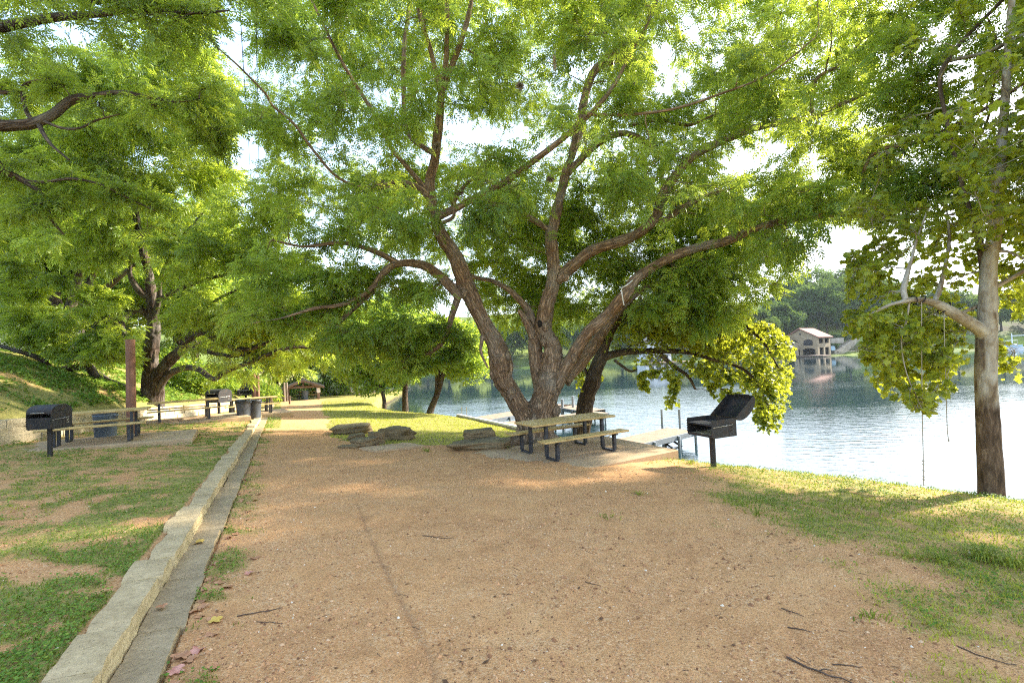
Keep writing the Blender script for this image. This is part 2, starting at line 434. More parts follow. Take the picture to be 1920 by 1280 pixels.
M['gutter'] = m_stone('limestone_gutter', (.36, .27, .14), (.58, .46, .27), (.25, .185, .105), (.42, .32, .19))
M['wall'] = m_stone('limestone_block', (.32, .26, .16), (.58, .48, .31), (.26, .22, .14), (.44, .38, .25))
M['rock'] = m_stone('weathered_rock', (.045, .034, .02), (.30, .21, .11), (.095, .078, .042), (.235, .185, .105))

def m_ground():
    m, nt, out = newmat('park_ground'); co = objco(nt)
    g = attr(nt, 'grass'); w = attr(nt, 'wet'); tr = attr(nt, 'track')
    n1 = noise(nt, co, .55, 4, .6); n2 = noise(nt, co, 4.5, 5, .6); n3 = noise(nt, co, 60, 4, .7)
    vo = N(nt, 'ShaderNodeTexVoronoi', i_Scale=75.0); nt.links.new(co, vo.inputs['Vector'])
    sp = N(nt, 'ShaderNodeSeparateColor'); nt.links.new(vo.outputs['Color'], sp.inputs[0])
    base = ramp(nt, math_(nt, 'ADD', math_(nt, 'MULTIPLY', n1, .5), math_(nt, 'MULTIPLY', n2, .5)),
                [(.26, (.36, .175, .075)), (.5, (.58, .315, .135)), (.74, (.68, .42, .20))])
    peb = ramp(nt, sp.outputs[0], [(0, (.26, .115, .05)), (.35, (.46, .225, .092)), (.7, (.60, .335, .15)), (1, (.66, .47, .29))])
    pf = ramp(nt, math_(nt, 'ADD', math_(nt, 'MULTIPLY', n2, .6), math_(nt, 'MULTIPLY', noise(nt, co, 1.7, 3), .5)), [(.42, .05), (.66, .6)])
    c = mix(nt, pf, base, peb)
    c = mix(nt, ramp(nt, n3, [(.34, .65), (.47, 0)]), c, (.19, .09, .04))
    c = mix(nt, math_(nt, 'MULTIPLY', tr, .36), c, (.20, .105, .06))
    soil = ramp(nt, n2, [(.3, (.25, .16, .08)), (.7, (.44, .28, .15))])
    gcol = ramp(nt, noise(nt, co, 9, 5, .7), [(.28, (.12, .13, .028)), (.5, (.24, .25, .05)), (.72, (.38, .36, .08))])
    gl = ramp(nt, noise(nt, co, 38, 3, .7), [(.4, .1), (.66, .8)])
    c = mix(nt, g, c, mix(nt, gl, mix(nt, .5, soil, gcol), gcol))
    c = mix(nt, w, c, (.05, .045, .028))
    hgt = math_(nt, 'ADD', math_(nt, 'MULTIPLY', vo.outputs['Distance'], -.5), math_(nt, 'ADD', math_(nt, 'MULTIPLY', n3, .6), n2))
    bsdf(nt, out, c, .95, bump(nt, hgt, .85, .016), .12)
    return m
M['ground'] = m_ground()
def m_ground_far():
    m, nt, out = newmat('far_hill_ground'); co = objco(nt)
    n1 = noise(nt, co, .05, 4, .6); n2 = noise(nt, co, .9, 4, .6)
    c = ramp(nt, n1, [(.36, (.08, .065, .045)), (.48, (.10, .135, .03)), (.62, (.24, .29, .05))])
    c = mix(nt, ramp(nt, n2, [(.3, .4), (.6, 0)]), c, (.12, .12, .04))
    bsdf(nt, out, c, .95, None, .1); return m
def m_water():
    m, nt, out = newmat('lake_water'); co = objco(nt)
    a = noise(nt, mapping(nt, co, (1.0, 2.6, 1), (0, 0, .25)), 1.1, 3, .55)
    b = noise(nt, mapping(nt, co, (1.0, 2.2, 1), (0, 0, -.3)), 3.6, 3, .55)
    cm = ramp(nt, noise(nt, mapping(nt, co, (.5, 1.6, 1)), .035, 3, .6), [(.42, .12), (.60, 1)])
    sy = N(nt, 'ShaderNodeSeparateXYZ'); nt.links.new(co, sy.inputs[0])
    yy = math_(nt, 'ADD', math_(nt, 'MULTIPLY', sy.outputs[1], .01), math_(nt, 'MULTIPLY', math_(nt, 'SUBTRACT', noise(nt, mapping(nt, co, (.4, 1, 1)), .06, 3), .5), .35))
    calm = ramp(nt, yy, [(.46, 1), (.58, .05)])
    cm = math_(nt, 'MULTIPLY', math_(nt, 'ADD', cm, .35), calm)
    h = math_(nt, 'MULTIPLY', math_(nt, 'ADD', a, math_(nt, 'MULTIPLY', b, .35)), cm)
    nrm = bump(nt, h, .24, .075)
    b_ = N(nt, 'ShaderNodeBsdfPrincipled', i_Roughness=.05, i_IOR=1.45)
    b_.inputs['Base Color'].default_value = (.014, .034, .040, 1); b_.inputs['Specular IOR Level'].default_value = .6
    nt.links.new(nrm, b_.inputs['Normal']); nt.links.new(b_.outputs[0], out.inputs[0]); return m
M['water'] = m_water()
M['farwall'] = m_simple('far_stone', (.26, .2, .14), (.5, .42, .32), .6, .9, .1, 3)
M['stucco'] = m_simple('tan_stucco', (.28, .205, .12), (.35, .265, .165), .4, .9, .1, 8)
M['tile'] = m_simple('terracotta_tile', (.20, .085, .058), (.29, .135, .095), 1.2, .85, .3, 8)
M['dark'] = m_simple('dark_opening', (.012, .012, .013), (.03, .03, .032), 1, .5, .1, 8)
M['palewall'] = m_simple('pale_siding', (.55, .55, .55), (.68, .68, .68), .8, .8, .1, 8)
M['boathull'] = m_simple('boat_hull_white', (.55, .57, .6), (.7, .72, .75), .8, .4, .1, 8)
M['bluetarp'] = m_simple('blue_canvas', (.30, .42, .50), (.42, .54, .60), .8, .6, .1, 8)
M['hedge'] = M['leaffar']
M['gravel'] = None
def m_gravel():
    m, nt, out = newmat('loose_gravel'); v = attr(nt, 'v')
    c = ramp(nt, v, [(0, (.17, .08, .04)), (.3, (.36, .18, .085)), (.6, (.54, .29, .135)), (.9, (.64, .41, .23)), (1, (.72, .62, .48))])
    bsdf(nt, out, c, .9, None, .2); return m
M['gravel'] = m_gravel()
def m_litter():
    m, nt, out = newmat('leaf_litter_bits'); v = attr(nt, 'v')
    bsdf(nt, out, ramp(nt, v, [(0, (.10, .055, .03)), (.4, (.19, .095, .045)), (.75, (.28, .14, .065)), (1, (.45, .28, .12))]), .85, None, .2); return m
M['litterbits'] = m_litter()
M['grass'] = m_leaf('grass_blade', (.08, .125, .018), (.17, .235, .034), (.46, .44, .075), (.42, .46, .05), tw=.35, rough=.6, spec=.2)
M['clover'] = m_leaf('clover_leaf', (.055, .115, .016), (.12, .215, .03), (.25, .33, .05), (.32, .46, .04), tw=.3, rough=.6, spec=.2)
#@@SETTING
# ------------------------------------------------------------------ ground
def build_ground():
    fine = np.linspace(math.radians(-53), math.radians(53), 680)
    coarse = np.linspace(math.radians(53), math.radians(307), 60)[1:-1]
    th = np.concatenate([fine, coarse])
    r = [.35]
    while r[-1] < 1.6: r.append(r[-1] * 1.05)
    while r[-1] < 55: r.append(r[-1] * 1.0068)
    while r[-1] < 1500: r.append(r[-1] * 1.028)
    r = np.array(r)
    X = (r[:, None] * np.sin(th)[None]).ravel(); Y = (r[:, None] * np.cos(th)[None]).ravel()
    Z = G(X, Y, True)
    gm = grass_mask(X, Y)
    u = curb_u(X, Y)
    s = sdist(X, Y, SHORE)
    wet = np.where(Z < LAKE + .35, sstep(LAKE + .35, LAKE + .05, Z), 0)
    gd = np.abs(sdist(X, Y, GROOVE))
    tr = np.exp(-(gd / .026) ** 2) * sstep(-.6, .3, fbm(X * 5, Y * 5, 1.3, 2) + .2)
    tr = np.maximum(tr, ((u > -.30) & (u < 0)) * .35 * sstep(-.2, .4, fbm(X * 4, Y * 4, 3.3, 2)))
    V = np.stack([X, Y, Z], 1); V = np.vstack([V, [[0, 0, float(G(np.array([0.]), np.array([0.]))[0])]]])
    n = len(th); q = grid_faces(len(r), n, True)
    c = len(V) - 1; i = np.arange(n)
    tri = np.stack([np.full(n, c), (i + 1) % n, i], 1)
    q = q[:, ::-1]
    ap = lambda a: np.append(a, 0)
    o = mk('ground', V, [q, tri], M['ground'], attrs={'grass': ('POINT', 'FLOAT', ap(gm)), 'wet': ('POINT', 'FLOAT', ap(wet)), 'track': ('POINT', 'FLOAT', ap(tr))})
    o.data.materials.append(m_ground_far())
    fy = Y[q].mean(1) if False else Y[q[:, 0]]
    mi = np.concatenate([(fy > 140).astype(np.int32), np.zeros(n, np.int32)])
    o.data.polygons.foreach_set('material_index', mi)
    tag(o, kind='structure'); return o
build_ground()
w = mk('lake', [(-900, -300, LAKE), (1500, -300, LAKE), (1500, 178, LAKE), (-900, 178, LAKE)], [np.array([[0, 1, 2, 3]])], M['water'], smooth=False)
tag(w, kind='structure')

# ------------------------------------------------------------------ kerb, retaining wall, pads
def stone(mb, p0, p1, off0, off1, zlo, zhi, zf, seed, amp=.02, nx=10, nc=3, lip=0):
    """one dressed stone lying along p0->p1 (2-D), spanning off0..off1 to the left, heights over zf"""
    p0 = np.array(p0); p1 = np.array(p1); d = p1 - p0; L = np.hypot(*d); d = d / L; nrm = np.array([-d[1], d[0]])
    us = np.linspace(0, 1, nx + 1)
    ring = [(0, 0), (0, .5), (0, 1), (.33, 1), (.66, 1), (1, 1), (1, .5), (1, 0)]
    V = []
    for ui in us:
        for (a, b) in ring:
            o = off0 + (off1 - off0) * a; x, y = p0 + d * (ui * L) + nrm * o
            e = min(ui, 1 - ui) * L
            z0 = zf(x, y); z = z0 + zlo + (zhi - zlo) * b
            nse = fbm(x * 5 + seed, y * 5, z * 5, 3); nse2 = noise3(x * 17 + seed, y * 17, z * 17)
            k = amp * nse + amp * .35 * nse2
            x += nrm[0] * k * (1 if a == 1 else -1 if a == 0 else 0); y += nrm[1] * k * (1 if a == 1 else -1 if a == 0 else 0)
            if b == 1: z += k * .45 - (.012 if (e < .02) else 0)
            V.append((x, y, z))
    n = len(ring); F4 = grid_faces(nx + 1, n, True)[:, ::-1]
    V = np.array(V)
    V = V + np.array([0, 0, 1]) * rng.normal(0, amp * .10)
    mb.add(V, [F4, np.arange(n)[None], (np.arange(n) + n * nx)[::-1][None]])
def zpl(x, y): return float(plane(np.array([x]), np.array([y]))[0])
kb = thing('stone_kerb', gp(-3.3, 5), 'long cream limestone kerb with a stepped gutter course along the gravel path', 'kerb')
mk1, mk2 = MB(), MB()
dirv = np.array([-.493, 1.0]); dirv /= np.hypot(*dirv)
def run(mb, off0, off1, zlo, zhi, lens, amp, seed):
    y = -3.0; k = 0
    while y < CURB_END:
        L = rng.uniform(*lens) * (1 if y < 12 else 1.6)
        a = np.array([-.70 - .493 * y, y]); b = a + dirv * (L - .012)
        j = rng.normal(0, .014)
        stone(mb, a, b, off0 + j * .6, off1 + rng.normal(0, .022), zlo, zhi, zpl, seed + k * 3.1, amp * .7, nx=max(4, int(L * (14 if y < 9 else 5))))
        y += L * dirv[1]; k += 1
run(mk1, .235, .455, -.2, .135, (.45, 1.0), .022, 3)
run(mk2, .0, .25, -.2, .015, (.45, .95), .014, 50)
mk1.build('kerb_course', M['kerb'], kb, origin=kb.location)
mk2.build('gutter_course', M['gutter'], kb, origin=kb.location)

wl = thing('retaining_wall', gp(-14, 17), 'low pale limestone block wall holding back the grassy hillside behind the picnic tables', 'wall')
mw = [MB(), MB(), MB()]
def wall_at(s):
    acc = 0
    for a, b in zip(WALL[:-1], WALL[1:]):
        L = math.hypot(b[0] - a[0], b[1] - a[1])
        if s <= acc + L: t = (s - acc) / L; return np.array([a[0] + (b[0] - a[0]) * t, a[1] + (b[1] - a[1]) * t])
        acc += L
    return np.array(WALL[-1])
WL = sum(math.hypot(b[0] - a[0], b[1] - a[1]) for a, b in zip(WALL[:-1], WALL[1:]))
for c, (z0, z1, o0, ln) in enumerate([(-.2, .24, -.10, (.8, 1.6)), (.235, .45, -.02, (.45, .9)), (.445, .64, 0.02, (.5, 1.0))]):
    s = 0.0; k = 0
    while s < WL - .4:
        L = rng.uniform(*ln) * (1 if s < 22 else 1.8); a = wall_at(s); b = wall_at(min(s + L - .02, WL - .01))
        stone(mw[c], a, b, o0 + rng.normal(0, .012), .36, z0, z1, lambda x, y: zpl(x, y) + .03, 100 * c + k * 2.7, .03, nx=5)
        s += L; k += 1
for c, nm in enumerate(('base_course', 'middle_course', 'top_course')): mw[c].build(nm, M['wall'], wl, origin=wl.location)

def pad(name, cx, cy, lx, ly, yaw, ztop, th=.24, tilt=(0, 0)):
    m = MB(); m.box((0, 0, -th / 2), (lx, ly, th), bev=.015)
    o = m.build(name, M['pad']); o.location = (cx, cy, ztop); o.rotation_euler = (tilt[0], tilt[1], math.radians(yaw))
    return tag(o, kind='structure')
PADZ = -.64
pad('concrete_pad', 1.18, 10.85, 4.0, 2.9, 30.3, PADZ)
T1 = (-10.42, 11.82); Z1 = float(G(np.array([T1[0]]), np.array([T1[1]]))[0]) + .05
pad('concrete_pad', T1[0] + .25, T1[1] + .15, 3.4, 2.4, 31, Z1, tilt=(-.02, .02))
T2 = (-13.2, 18.8); Z2 = float(G(np.array([T2[0]]), np.array([T2[1]]))[0]) + .06
pad('concrete_pad', T2[0] + .3, T2[1] + .2, 3.6, 2.6, 38, Z2)
T3 = (-12.9, 23.0); Z3 = float(G(np.array([T3[0]]), np.array([T3[1]]))[0]) + .05
pad('concrete_pad', T3[0], T3[1], 3.4, 2.4, 38, Z3)
# flagstone slab at the edge of the lawn
sl = MB()
a, b = hit(705, 849)[0][:2], hit(800, 838)[0][:2]
stone(sl, a, b, 0, .75, -.1, .06, lambda x, y: float(G(np.array([x]), np.array([y]))[0]), 7, .03, nx=8)
o = sl.build('stone_slab', M['pad'], None); tag(o, 'long flat grey slab set flush where the gravel meets the lawn', 'slab')

# ------------------------------------------------------------------ boulders
def boulder(px, py, w, dd, h, yaw, lab, seed, sink=.05, pw=5, lift=0, amp=.10):
    q = hit(px, py)[0]
    bm = bmesh.new(); bmesh.ops.create_icosphere(bm, subdivisions=4, radius=1)
    V = np.array([v.co[:] for v in bm.verts]); Fc = np.array([[v.index for v in f.verts] for f in bm.faces]); bm.free()
    pw = pw + 3; V = V / ((np.abs(V) ** pw).sum(1) ** (1 / pw))[:, None]; w *= .88; h *= 1.12
    nse = fbm(V[:, 0] * 1.1 + seed, V[:, 1] * 1.1, V[:, 2] * 1.3, 4)
    V = V * (1 + amp * 1.9 * nse + amp * .5 * np.round(3 * fbm(V[:, 0] * 1.9 + seed, V[:, 1] * 1.9, V[:, 2] * 3.2, 2)) / 3)[:, None]
    lay = .05 * np.sign(np.sin(V[:, 2] * 7 + seed)) * np.hypot(V[:, 0], V[:, 1])
    V[:, :2] *= (1 + lay * .6)[:, None] if False else (1 + .05 * np.sin(V[:, 2] * 8 + seed + 2 * nse))[:, None]
    V = V * np.array([w / 2, dd / 2, h / 2])
    V[:, 2] += V[:, 0] * .06 * math.sin(seed)
    o = mk('boulder', V, [Fc], M['rock'])
    o.location = (q[0], q[1], q[2] + h / 2 - sink + lift); o.rotation_euler = (0, 0, math.radians(yaw))
    tag(o, lab, 'rock', 'rocks edging the lawn'); return o
boulder(660, 812, 1.25, .9, .30, 10, 'large flat grey rock at the head of the left rock pile by the path', 1.0)
boulder(683, 838, .62, .42, .26, -15, 'cream square-faced rock at the front of the left rock pile', 2.3)
boulder(706, 832, .40, .40, .33, 30, 'upright pale rock standing right of the cream rock in the left pile', 3.9)
boulder(655, 839, .55, .25, .10, 10, 'thin low stone chip lying in gravel before the cream rock', 5.2)
boulder(668, 824, .45, .35, .20, 40, 'small wedge of rock beneath the large flat grey rock', 8.2)
boulder(745, 824, .95, .55, .36, -12, 'dark blocky rock half buried in the bright grass between the two rock piles', 6.1)
boulder(898, 842, 1.55, .85, .26, -4, 'broad weathered slab rock lying on the ground left of the tree trunk', 7.7, amp=.12)
boulder(898, 836, .88, .42, .22, 14, 'oblong block of rock sitting on top of the broad slab left of the tree', 9.4, lift=.25, pw=7, amp=.07)
boulder(828, 774, .85, .6, .5, 0, 'pinkish block of stone at the foot of the leaning shore tree', 10.1)
boulder(765, 767, 1.2, .7, .5, 20, 'rounded pale boulder on the bank left of the shore tree trunks', 11.8)
boulder(1150, 870, .20, .14, .05, 0, 'small flat stone on the gravel before the concrete pad', 12.2) if False else None

# ------------------------------------------------------------------ loose gravel, grass, clover (stuff)
def polar_pts(n, r0, r1, a0=-52, a1=52):
    th = np.radians(rng.uniform(a0, a1, n)); r = np.exp(rng.uniform(math.log(r0), math.log(r1), n))
    return r * np.sin(th), r * np.cos(th)
def gravel():
    x, y = polar_pts(60000, 1.9, 9.5)
    u = curb_u(x, y); s = sdist(x, y, SHORE)
    clump = fbm(x * 1.3, y * 1.3, 8.8, 3)
    keep = (rng.uniform(0, 1, len(x)) < sstep(-.7, .5, clump) * .85 + .12) & ((u < -.02) | (u > .5)) & (rng.uniform(0, 1, len(x)) > .6 * grass_mask(x, y))
    keep &= (s > .6)
    x, y = x[keep], y[keep]; n = len(x)
    sz = np.exp(rng.normal(math.log(.0036), .52, n)) * (1 + .06 * np.hypot(x, y)); sz = np.minimum(sz, .017)
    z = G(x, y, True)
    T = np.array([(1, 0, 0), (0, 1, 0), (-1, 0, 0), (0, -1, 0), (.1, .1, .8), (-.1, 0, -.6)], float)
    tf = np.array([(0, 1, 4), (1, 2, 4), (2, 3, 4), (3, 0, 4), (1, 0, 5), (2, 1, 5), (3, 2, 5), (0, 3, 5)])
    V = T[None] * (1 + rng.uniform(-.35, .35, (n, 6, 3)))
    a = rng.uniform(0, 6.28, n); c, s_ = np.cos(a), np.sin(a)
    W = np.empty_like(V); W[..., 0] = V[..., 0] * c[:, None] - V[..., 1] * s_[:, None]; W[..., 1] = V[..., 0] * s_[:, None] + V[..., 1] * c[:, None]; W[..., 2] = V[..., 2] + .1
    W *= (sz * rng.uniform(.7, 1.3, n))[:, None, None]; W += np.stack([x, y, z], 1)[:, None]
    o = mk('gravel', W.reshape(-1, 3), [(tf[None] + 6 * np.arange(n)[:, None, None]).reshape(-1, 3)], M['gravel'],
           attrs={'v': ('FACE', 'FLOAT', np.repeat(np.clip(rng.normal(.42, .24, n), 0, 1), 8))}, smooth=False)
    tag(o, 'loose tan and pinkish gravel scattered over the path', 'gravel', kind='stuff')
gravel()
def litter():
    x, y = polar_pts(16000, 1.9, 14); u = curb_u(x, y); s = sdist(x, y, SHORE)
    c = fbm(x * .8, y * .8, 41.0, 3) + 1.2 * np.exp(-(np.maximum(-u, 0) / .25) ** 2) * (u < 0)
    k = (rng.uniform(0, 1, len(x)) < sstep(-.1, 1.0, c) * .6 + .05) & ((u < -.01) | (u > .5)) & (s > .4)
    x, y = x[k], y[k]; n = len(x); z = G(x, y, True) + .004
    a = rng.uniform(0, 6.28, n); L = np.exp(rng.normal(math.log(.0075), .45, n)) * (1 + .05 * np.hypot(x, y)); w = L * rng.uniform(.12, .55, n)
    T = np.array([(-1, 0), (-.1, 1), (1, 0), (.1, -1)]); px = T[None, :, 0] * L[:, None]; py = T[None, :, 1] * w[:, None]
    V = np.stack([x[:, None] + px * np.cos(a)[:, None] - py * np.sin(a)[:, None], y[:, None] + px * np.sin(a)[:, None] + py * np.cos(a)[:, None], z[:, None] + rng.uniform(0, .006, (n, 4))], -1)
    o = mk('leaf_litter', V.reshape(-1, 3), [np.arange(4 * n).reshape(n, 4)], M['litterbits'], attrs={'v': ('FACE', 'FLOAT', rng.uniform(0, 1, n) ** 1.6)}, smooth=False)
    tag(o, 'crumbled brown leaf bits and bark chips strewn over the gravel', 'leaf litter', kind='stuff')
litter()
def not_on_slabs(x, y):
    k = np.ones(len(x), bool)
    for (cx, cy, lx, ly, yaw) in ((1.18, 10.85, 4.0, 2.9, 30.3), (T1[0] + .25, T1[1] + .15, 3.4, 2.4, 31), (T2[0] + .3, T2[1] + .2, 3.6, 2.6, 38), (T3[0], T3[1], 3.4, 2.4, 38)):
        c, s = math.cos(math.radians(yaw)), math.sin(math.radians(yaw)); dx, dy = x - cx, y - cy
        k &= ~((np.abs(dx * c + dy * s) < lx / 2) & (np.abs(-dx * s + dy * c) < ly / 2))
    return k
def blades():
    x, y = polar_pts(420000, 2.0, 46)
    g = grass_mask(x, y); r = np.hypot(x, y); u = curb_u(x, y)
    lawn = inpoly(x, y, LAWN); t = sdist(x, y, WALLX)
    pr = g * np.where(lawn, .9, np.where(u > .5, .40, .62))
    k = (rng.uniform(0, 1, len(x)) < pr) & (sdist(x, y, SHORE) > -.5) & not_on_slabs(x, y)
    k &= (t < .1) | (t > .5)
    x, y, r, u, lawn = x[k], y[k], r[k], u[k], lawn[k]; n = len(x); z = G(x, y, True)
    right = (x > .5) & (y < 11.5)
    tall = 1 + .9 * np.clip(fbm(x * .8, y * .8, 2.2, 2), 0, 1)
    h = rng.uniform(.012, .055, n) * np.where(lawn, .75, np.where(right, .72, .55)) * tall
    sd = sdist(x, y, SHORE)
    h = np.where(right & (sd < .9), h * 1.35, h)
    w = np.maximum(.0035, .00075 * r) * rng.uniform(.8, 1.4, n)
    a = rng.uniform(0, 6.28, n); lean = rng.uniform(.15, .95, n) * h; la = rng.uniform(0, 6.28, n)
    b = np.stack([x, y, z - .004], 1); sx = np.stack([np.cos(a) * w, np.sin(a) * w, 0 * a], 1)
    m = b + np.stack([np.cos(la) * lean * .35, np.sin(la) * lean * .35, h * .6], 1); tp = b + np.stack([np.cos(la) * lean, np.sin(la) * lean, h], 1)
    V = np.stack([b - sx, b + sx, m + sx * .7, tp, m - sx * .7], 1).reshape(-1, 3)
    i = np.arange(n)[:, None] * 5
    v = np.clip(rng.normal(.42, .2, n) + .22 * fbm(x * .9, y * .9, 5.5, 2) + np.where(right, .05, 0) + np.where(lawn, .48, 0) + np.where(right & (y < 6.5), .5 * sstep(6.5, 3.2, y), 0) + np.where(u > .5, .12, 0), 0, 1)  # lawn offset: dry yellow-green, lifted further to stand in for sunlight
    o = mk('grass', V, [i + np.array([[0, 1, 2, 3, 4]])], M['grass'], attrs={'v': ('FACE', 'FLOAT', v)}, smooth=False)
    tag(o, 'short patchy green grass on the banks and the lawn', 'grass', kind='stuff')
blades()
def clover():
    x, y = polar_pts(420000, 2.0, 26)
    g = grass_mask(x, y); u = curb_u(x, y); r = np.hypot(x, y); lawn = inpoly(x, y, LAWN); t = sdist(x, y, WALLX)
    c = fbm(x * 1.1, y * 1.1, 21.0, 3)
    right = (x > .5) & (y < 11.5); sd = sdist(x, y, SHORE)
    dens = np.where(u > -.3, .85 * sstep(-.6, .4, c + .3), np.where(right, .8 * sstep(-.4, .4, c + .55 * sstep(2.6, .6, sd)), 0))
    k = (rng.uniform(0, 1, len(x)) < g * dens) & ~lawn & (t < .1) & not_on_slabs(x, y) & (sd > -.4)
    x, y, r = x[k], y[k], r[k]; n = len(x); z = G(x, y, True)
    h = rng.uniform(.004, .06, n) * (1 + .6 * np.clip(fbm(x * 2, y * 2, 1.2, 2), -.5, 1))
    w = np.maximum(.0105, .0014 * r) * rng.uniform(.7, 1.3, n)
    a = rng.uniform(0, 6.28, n); tl = rng.uniform(-.6, .6, (n, 2))
    T = np.array([(-1, 0), (-.2, .62), (1.0, .1), (.1, -.6)])
    px = T[None, :, 0] * np.cos(a)[:, None] - T[None, :, 1] * np.sin(a)[:, None]; py = T[None, :, 0] * np.sin(a)[:, None] + T[None, :, 1] * np.cos(a)[:, None]
    V = np.stack([x[:, None] + px * w[:, None], y[:, None] + py * w[:, None], (z + h)[:, None] + (px * tl[:, :1] + py * tl[:, 1:]) * w[:, None]], -1)
    i = np.arange(n)[:, None] * 4
    v = np.clip(rng.normal(.45, .22, n) + .2 * fbm(x * .7, y * .7, 9.5, 2), 0, 1)
    o = mk('clover', V.reshape(-1, 3), [i + np.array([[0, 1, 2, 3]])], M['clover'], attrs={'v': ('FACE', 'FLOAT', v)}, smooth=False)
    tag(o, 'low leafy clover and weeds growing in patches beside the kerb and along the bank', 'ground cover', kind='stuff')
clover()
def grass_clump(px, py, nb, hgt, lab):
    q, _ = hit(px, py); n = nb; a = rng.uniform(0, 6.28, n); rr = np.abs(rng.normal(0, .09, n)); x = q[0] + rr * np.cos(a); y = q[1] + rr * np.sin(a); z = G(x, y, True)
    h = hgt * rng.uniform(.5, 1.1, n); la = a + rng.normal(0, .5, n); w = rng.uniform(.0025, .005, n); V = []
    b = np.stack([x, y, z - .005], 1); sx = np.stack([-np.sin(la) * w, np.cos(la) * w, 0 * w], 1); o_ = np.stack([np.cos(la), np.sin(la), 0 * la], 1)
    p1_ = b + o_ * (h * .25)[:, None] + np.array([0, 0, 1.]) * (h * .6)[:, None]; p2_ = b + o_ * (h * .7)[:, None] + np.array([0, 0, 1.]) * (h * .72)[:, None]; p3_ = b + o_ * (h * 1.1)[:, None] + np.array([0, 0, 1.]) * (h * .45)[:, None]
    V = np.stack([b - sx, b + sx, p1_ + sx, p1_ - sx, p2_ + sx * .7, p2_ - sx * .7, p3_], 1).reshape(-1, 3); i = np.arange(n)[:, None] * 7
    o = mk('grass_clump', V, [np.vstack([i + np.array([[0, 1, 2, 3]]), i + np.array([[3, 2, 4, 5]])]), i + np.array([[5, 4, 6]]), np.stack([np.arange(n) * 7, (np.arange(n) * 7 + 1), (np.roll(np.arange(n), 1) * 7)], 1)], M['grass'], origin=q, attrs={'v': ('FACE', 'FLOAT', np.clip(np.tile(rng.normal(.5, .22, n), 4), 0, 1))}, smooth=False)
    o.location = q; tag(o, lab, 'grass clump', 'long grass clumps on the right bank')
for k_, (px, py, nb, hg, lab) in enumerate([(1845, 1052, 130, .17, 'large clump of long arching grass blades near the right edge'), (1900, 1062, 110, .17, 'long grass clump cut by the right edge of the photo'), (1768, 1056, 80, .13, 'long grass clump left of the largest one near the right edge'), (1708, 1046, 50, .09, 'small clump of grass at the bare patch left of the long grass'),
        (1196, 928, 45, .08, 'small grass clump alone on the gravel between table and grill'), (1140, 970, 30, .06, 'tiny grass tuft alone on the gravel in front of the concrete pad'), (1632, 1164, 30, .07, 'small grass tuft alone on the gravel at the lower right'), (985, 856, 30, .07, 'grass tuft against the left front edge of the concrete pad') if False else (1295, 870, 60, .12, 'grass clump at the right corner of the concrete pad by the water'),
        (1420, 965, 50, .09, 'grass clump at the tip of the grassy strip, right of the grill post'), (800, 846, 50, .11, 'grass clump in front of the grey stone slab'), (722, 838, 60, .13, 'grass clump beside the upright pale rock'), (955, 845, 70, .14, 'weedy clump right of the broad slab rock by the tree')]): grass_clump(px, py, nb, hg, lab)
def hillcover():
    x, y = polar_pts(150000, 10, 40, -56, -25)
    t = sdist(x, y, WALLX); r = np.hypot(x, y)
    g = grass_mask(x, y); c = fbm(x * .7, y * .7, 31.0, 3)
    k = (t > .45) & (rng.uniform(0, 1, len(x)) < g * sstep(-.5, .5, c + .3))
    x, y, r = x[k], y[k], r[k]; n = len(x); z = G(x, y, True)
    h = rng.uniform(.01, .16, n) * (.5 + sstep(-.4, .6, c[k])); w = .0022 * r * rng.uniform(.6, 1.4, n)
    a = rng.uniform(0, 6.28, n); tl = rng.uniform(-.9, .9, (n, 2)); T = np.array([(-1, 0), (-.1, .5), (1.2, 0), (-.1, -.5)])
    px = T[None, :, 0] * np.cos(a)[:, None] - T[None, :, 1] * np.sin(a)[:, None]; py = T[None, :, 0] * np.sin(a)[:, None] + T[None, :, 1] * np.cos(a)[:, None]
    V = np.stack([x[:, None] + px * w[:, None], y[:, None] + py * w[:, None], (z + h)[:, None] + (px * tl[:, :1] + py * tl[:, 1:]) * w[:, None]], -1)
    i = np.arange(n)[:, None] * 4
    o = mk('hillside_undergrowth', V.reshape(-1, 3), [i + np.array([[0, 1, 2, 3]])], M['clover'],
           attrs={'v': ('FACE', 'FLOAT', np.clip(rng.normal(.5, .25, n) + .3 * c[k], 0, 1))}, smooth=False)
    tag(o, 'low green weeds covering the slope above the limestone wall', 'undergrowth', kind='stuff')
hillcover()
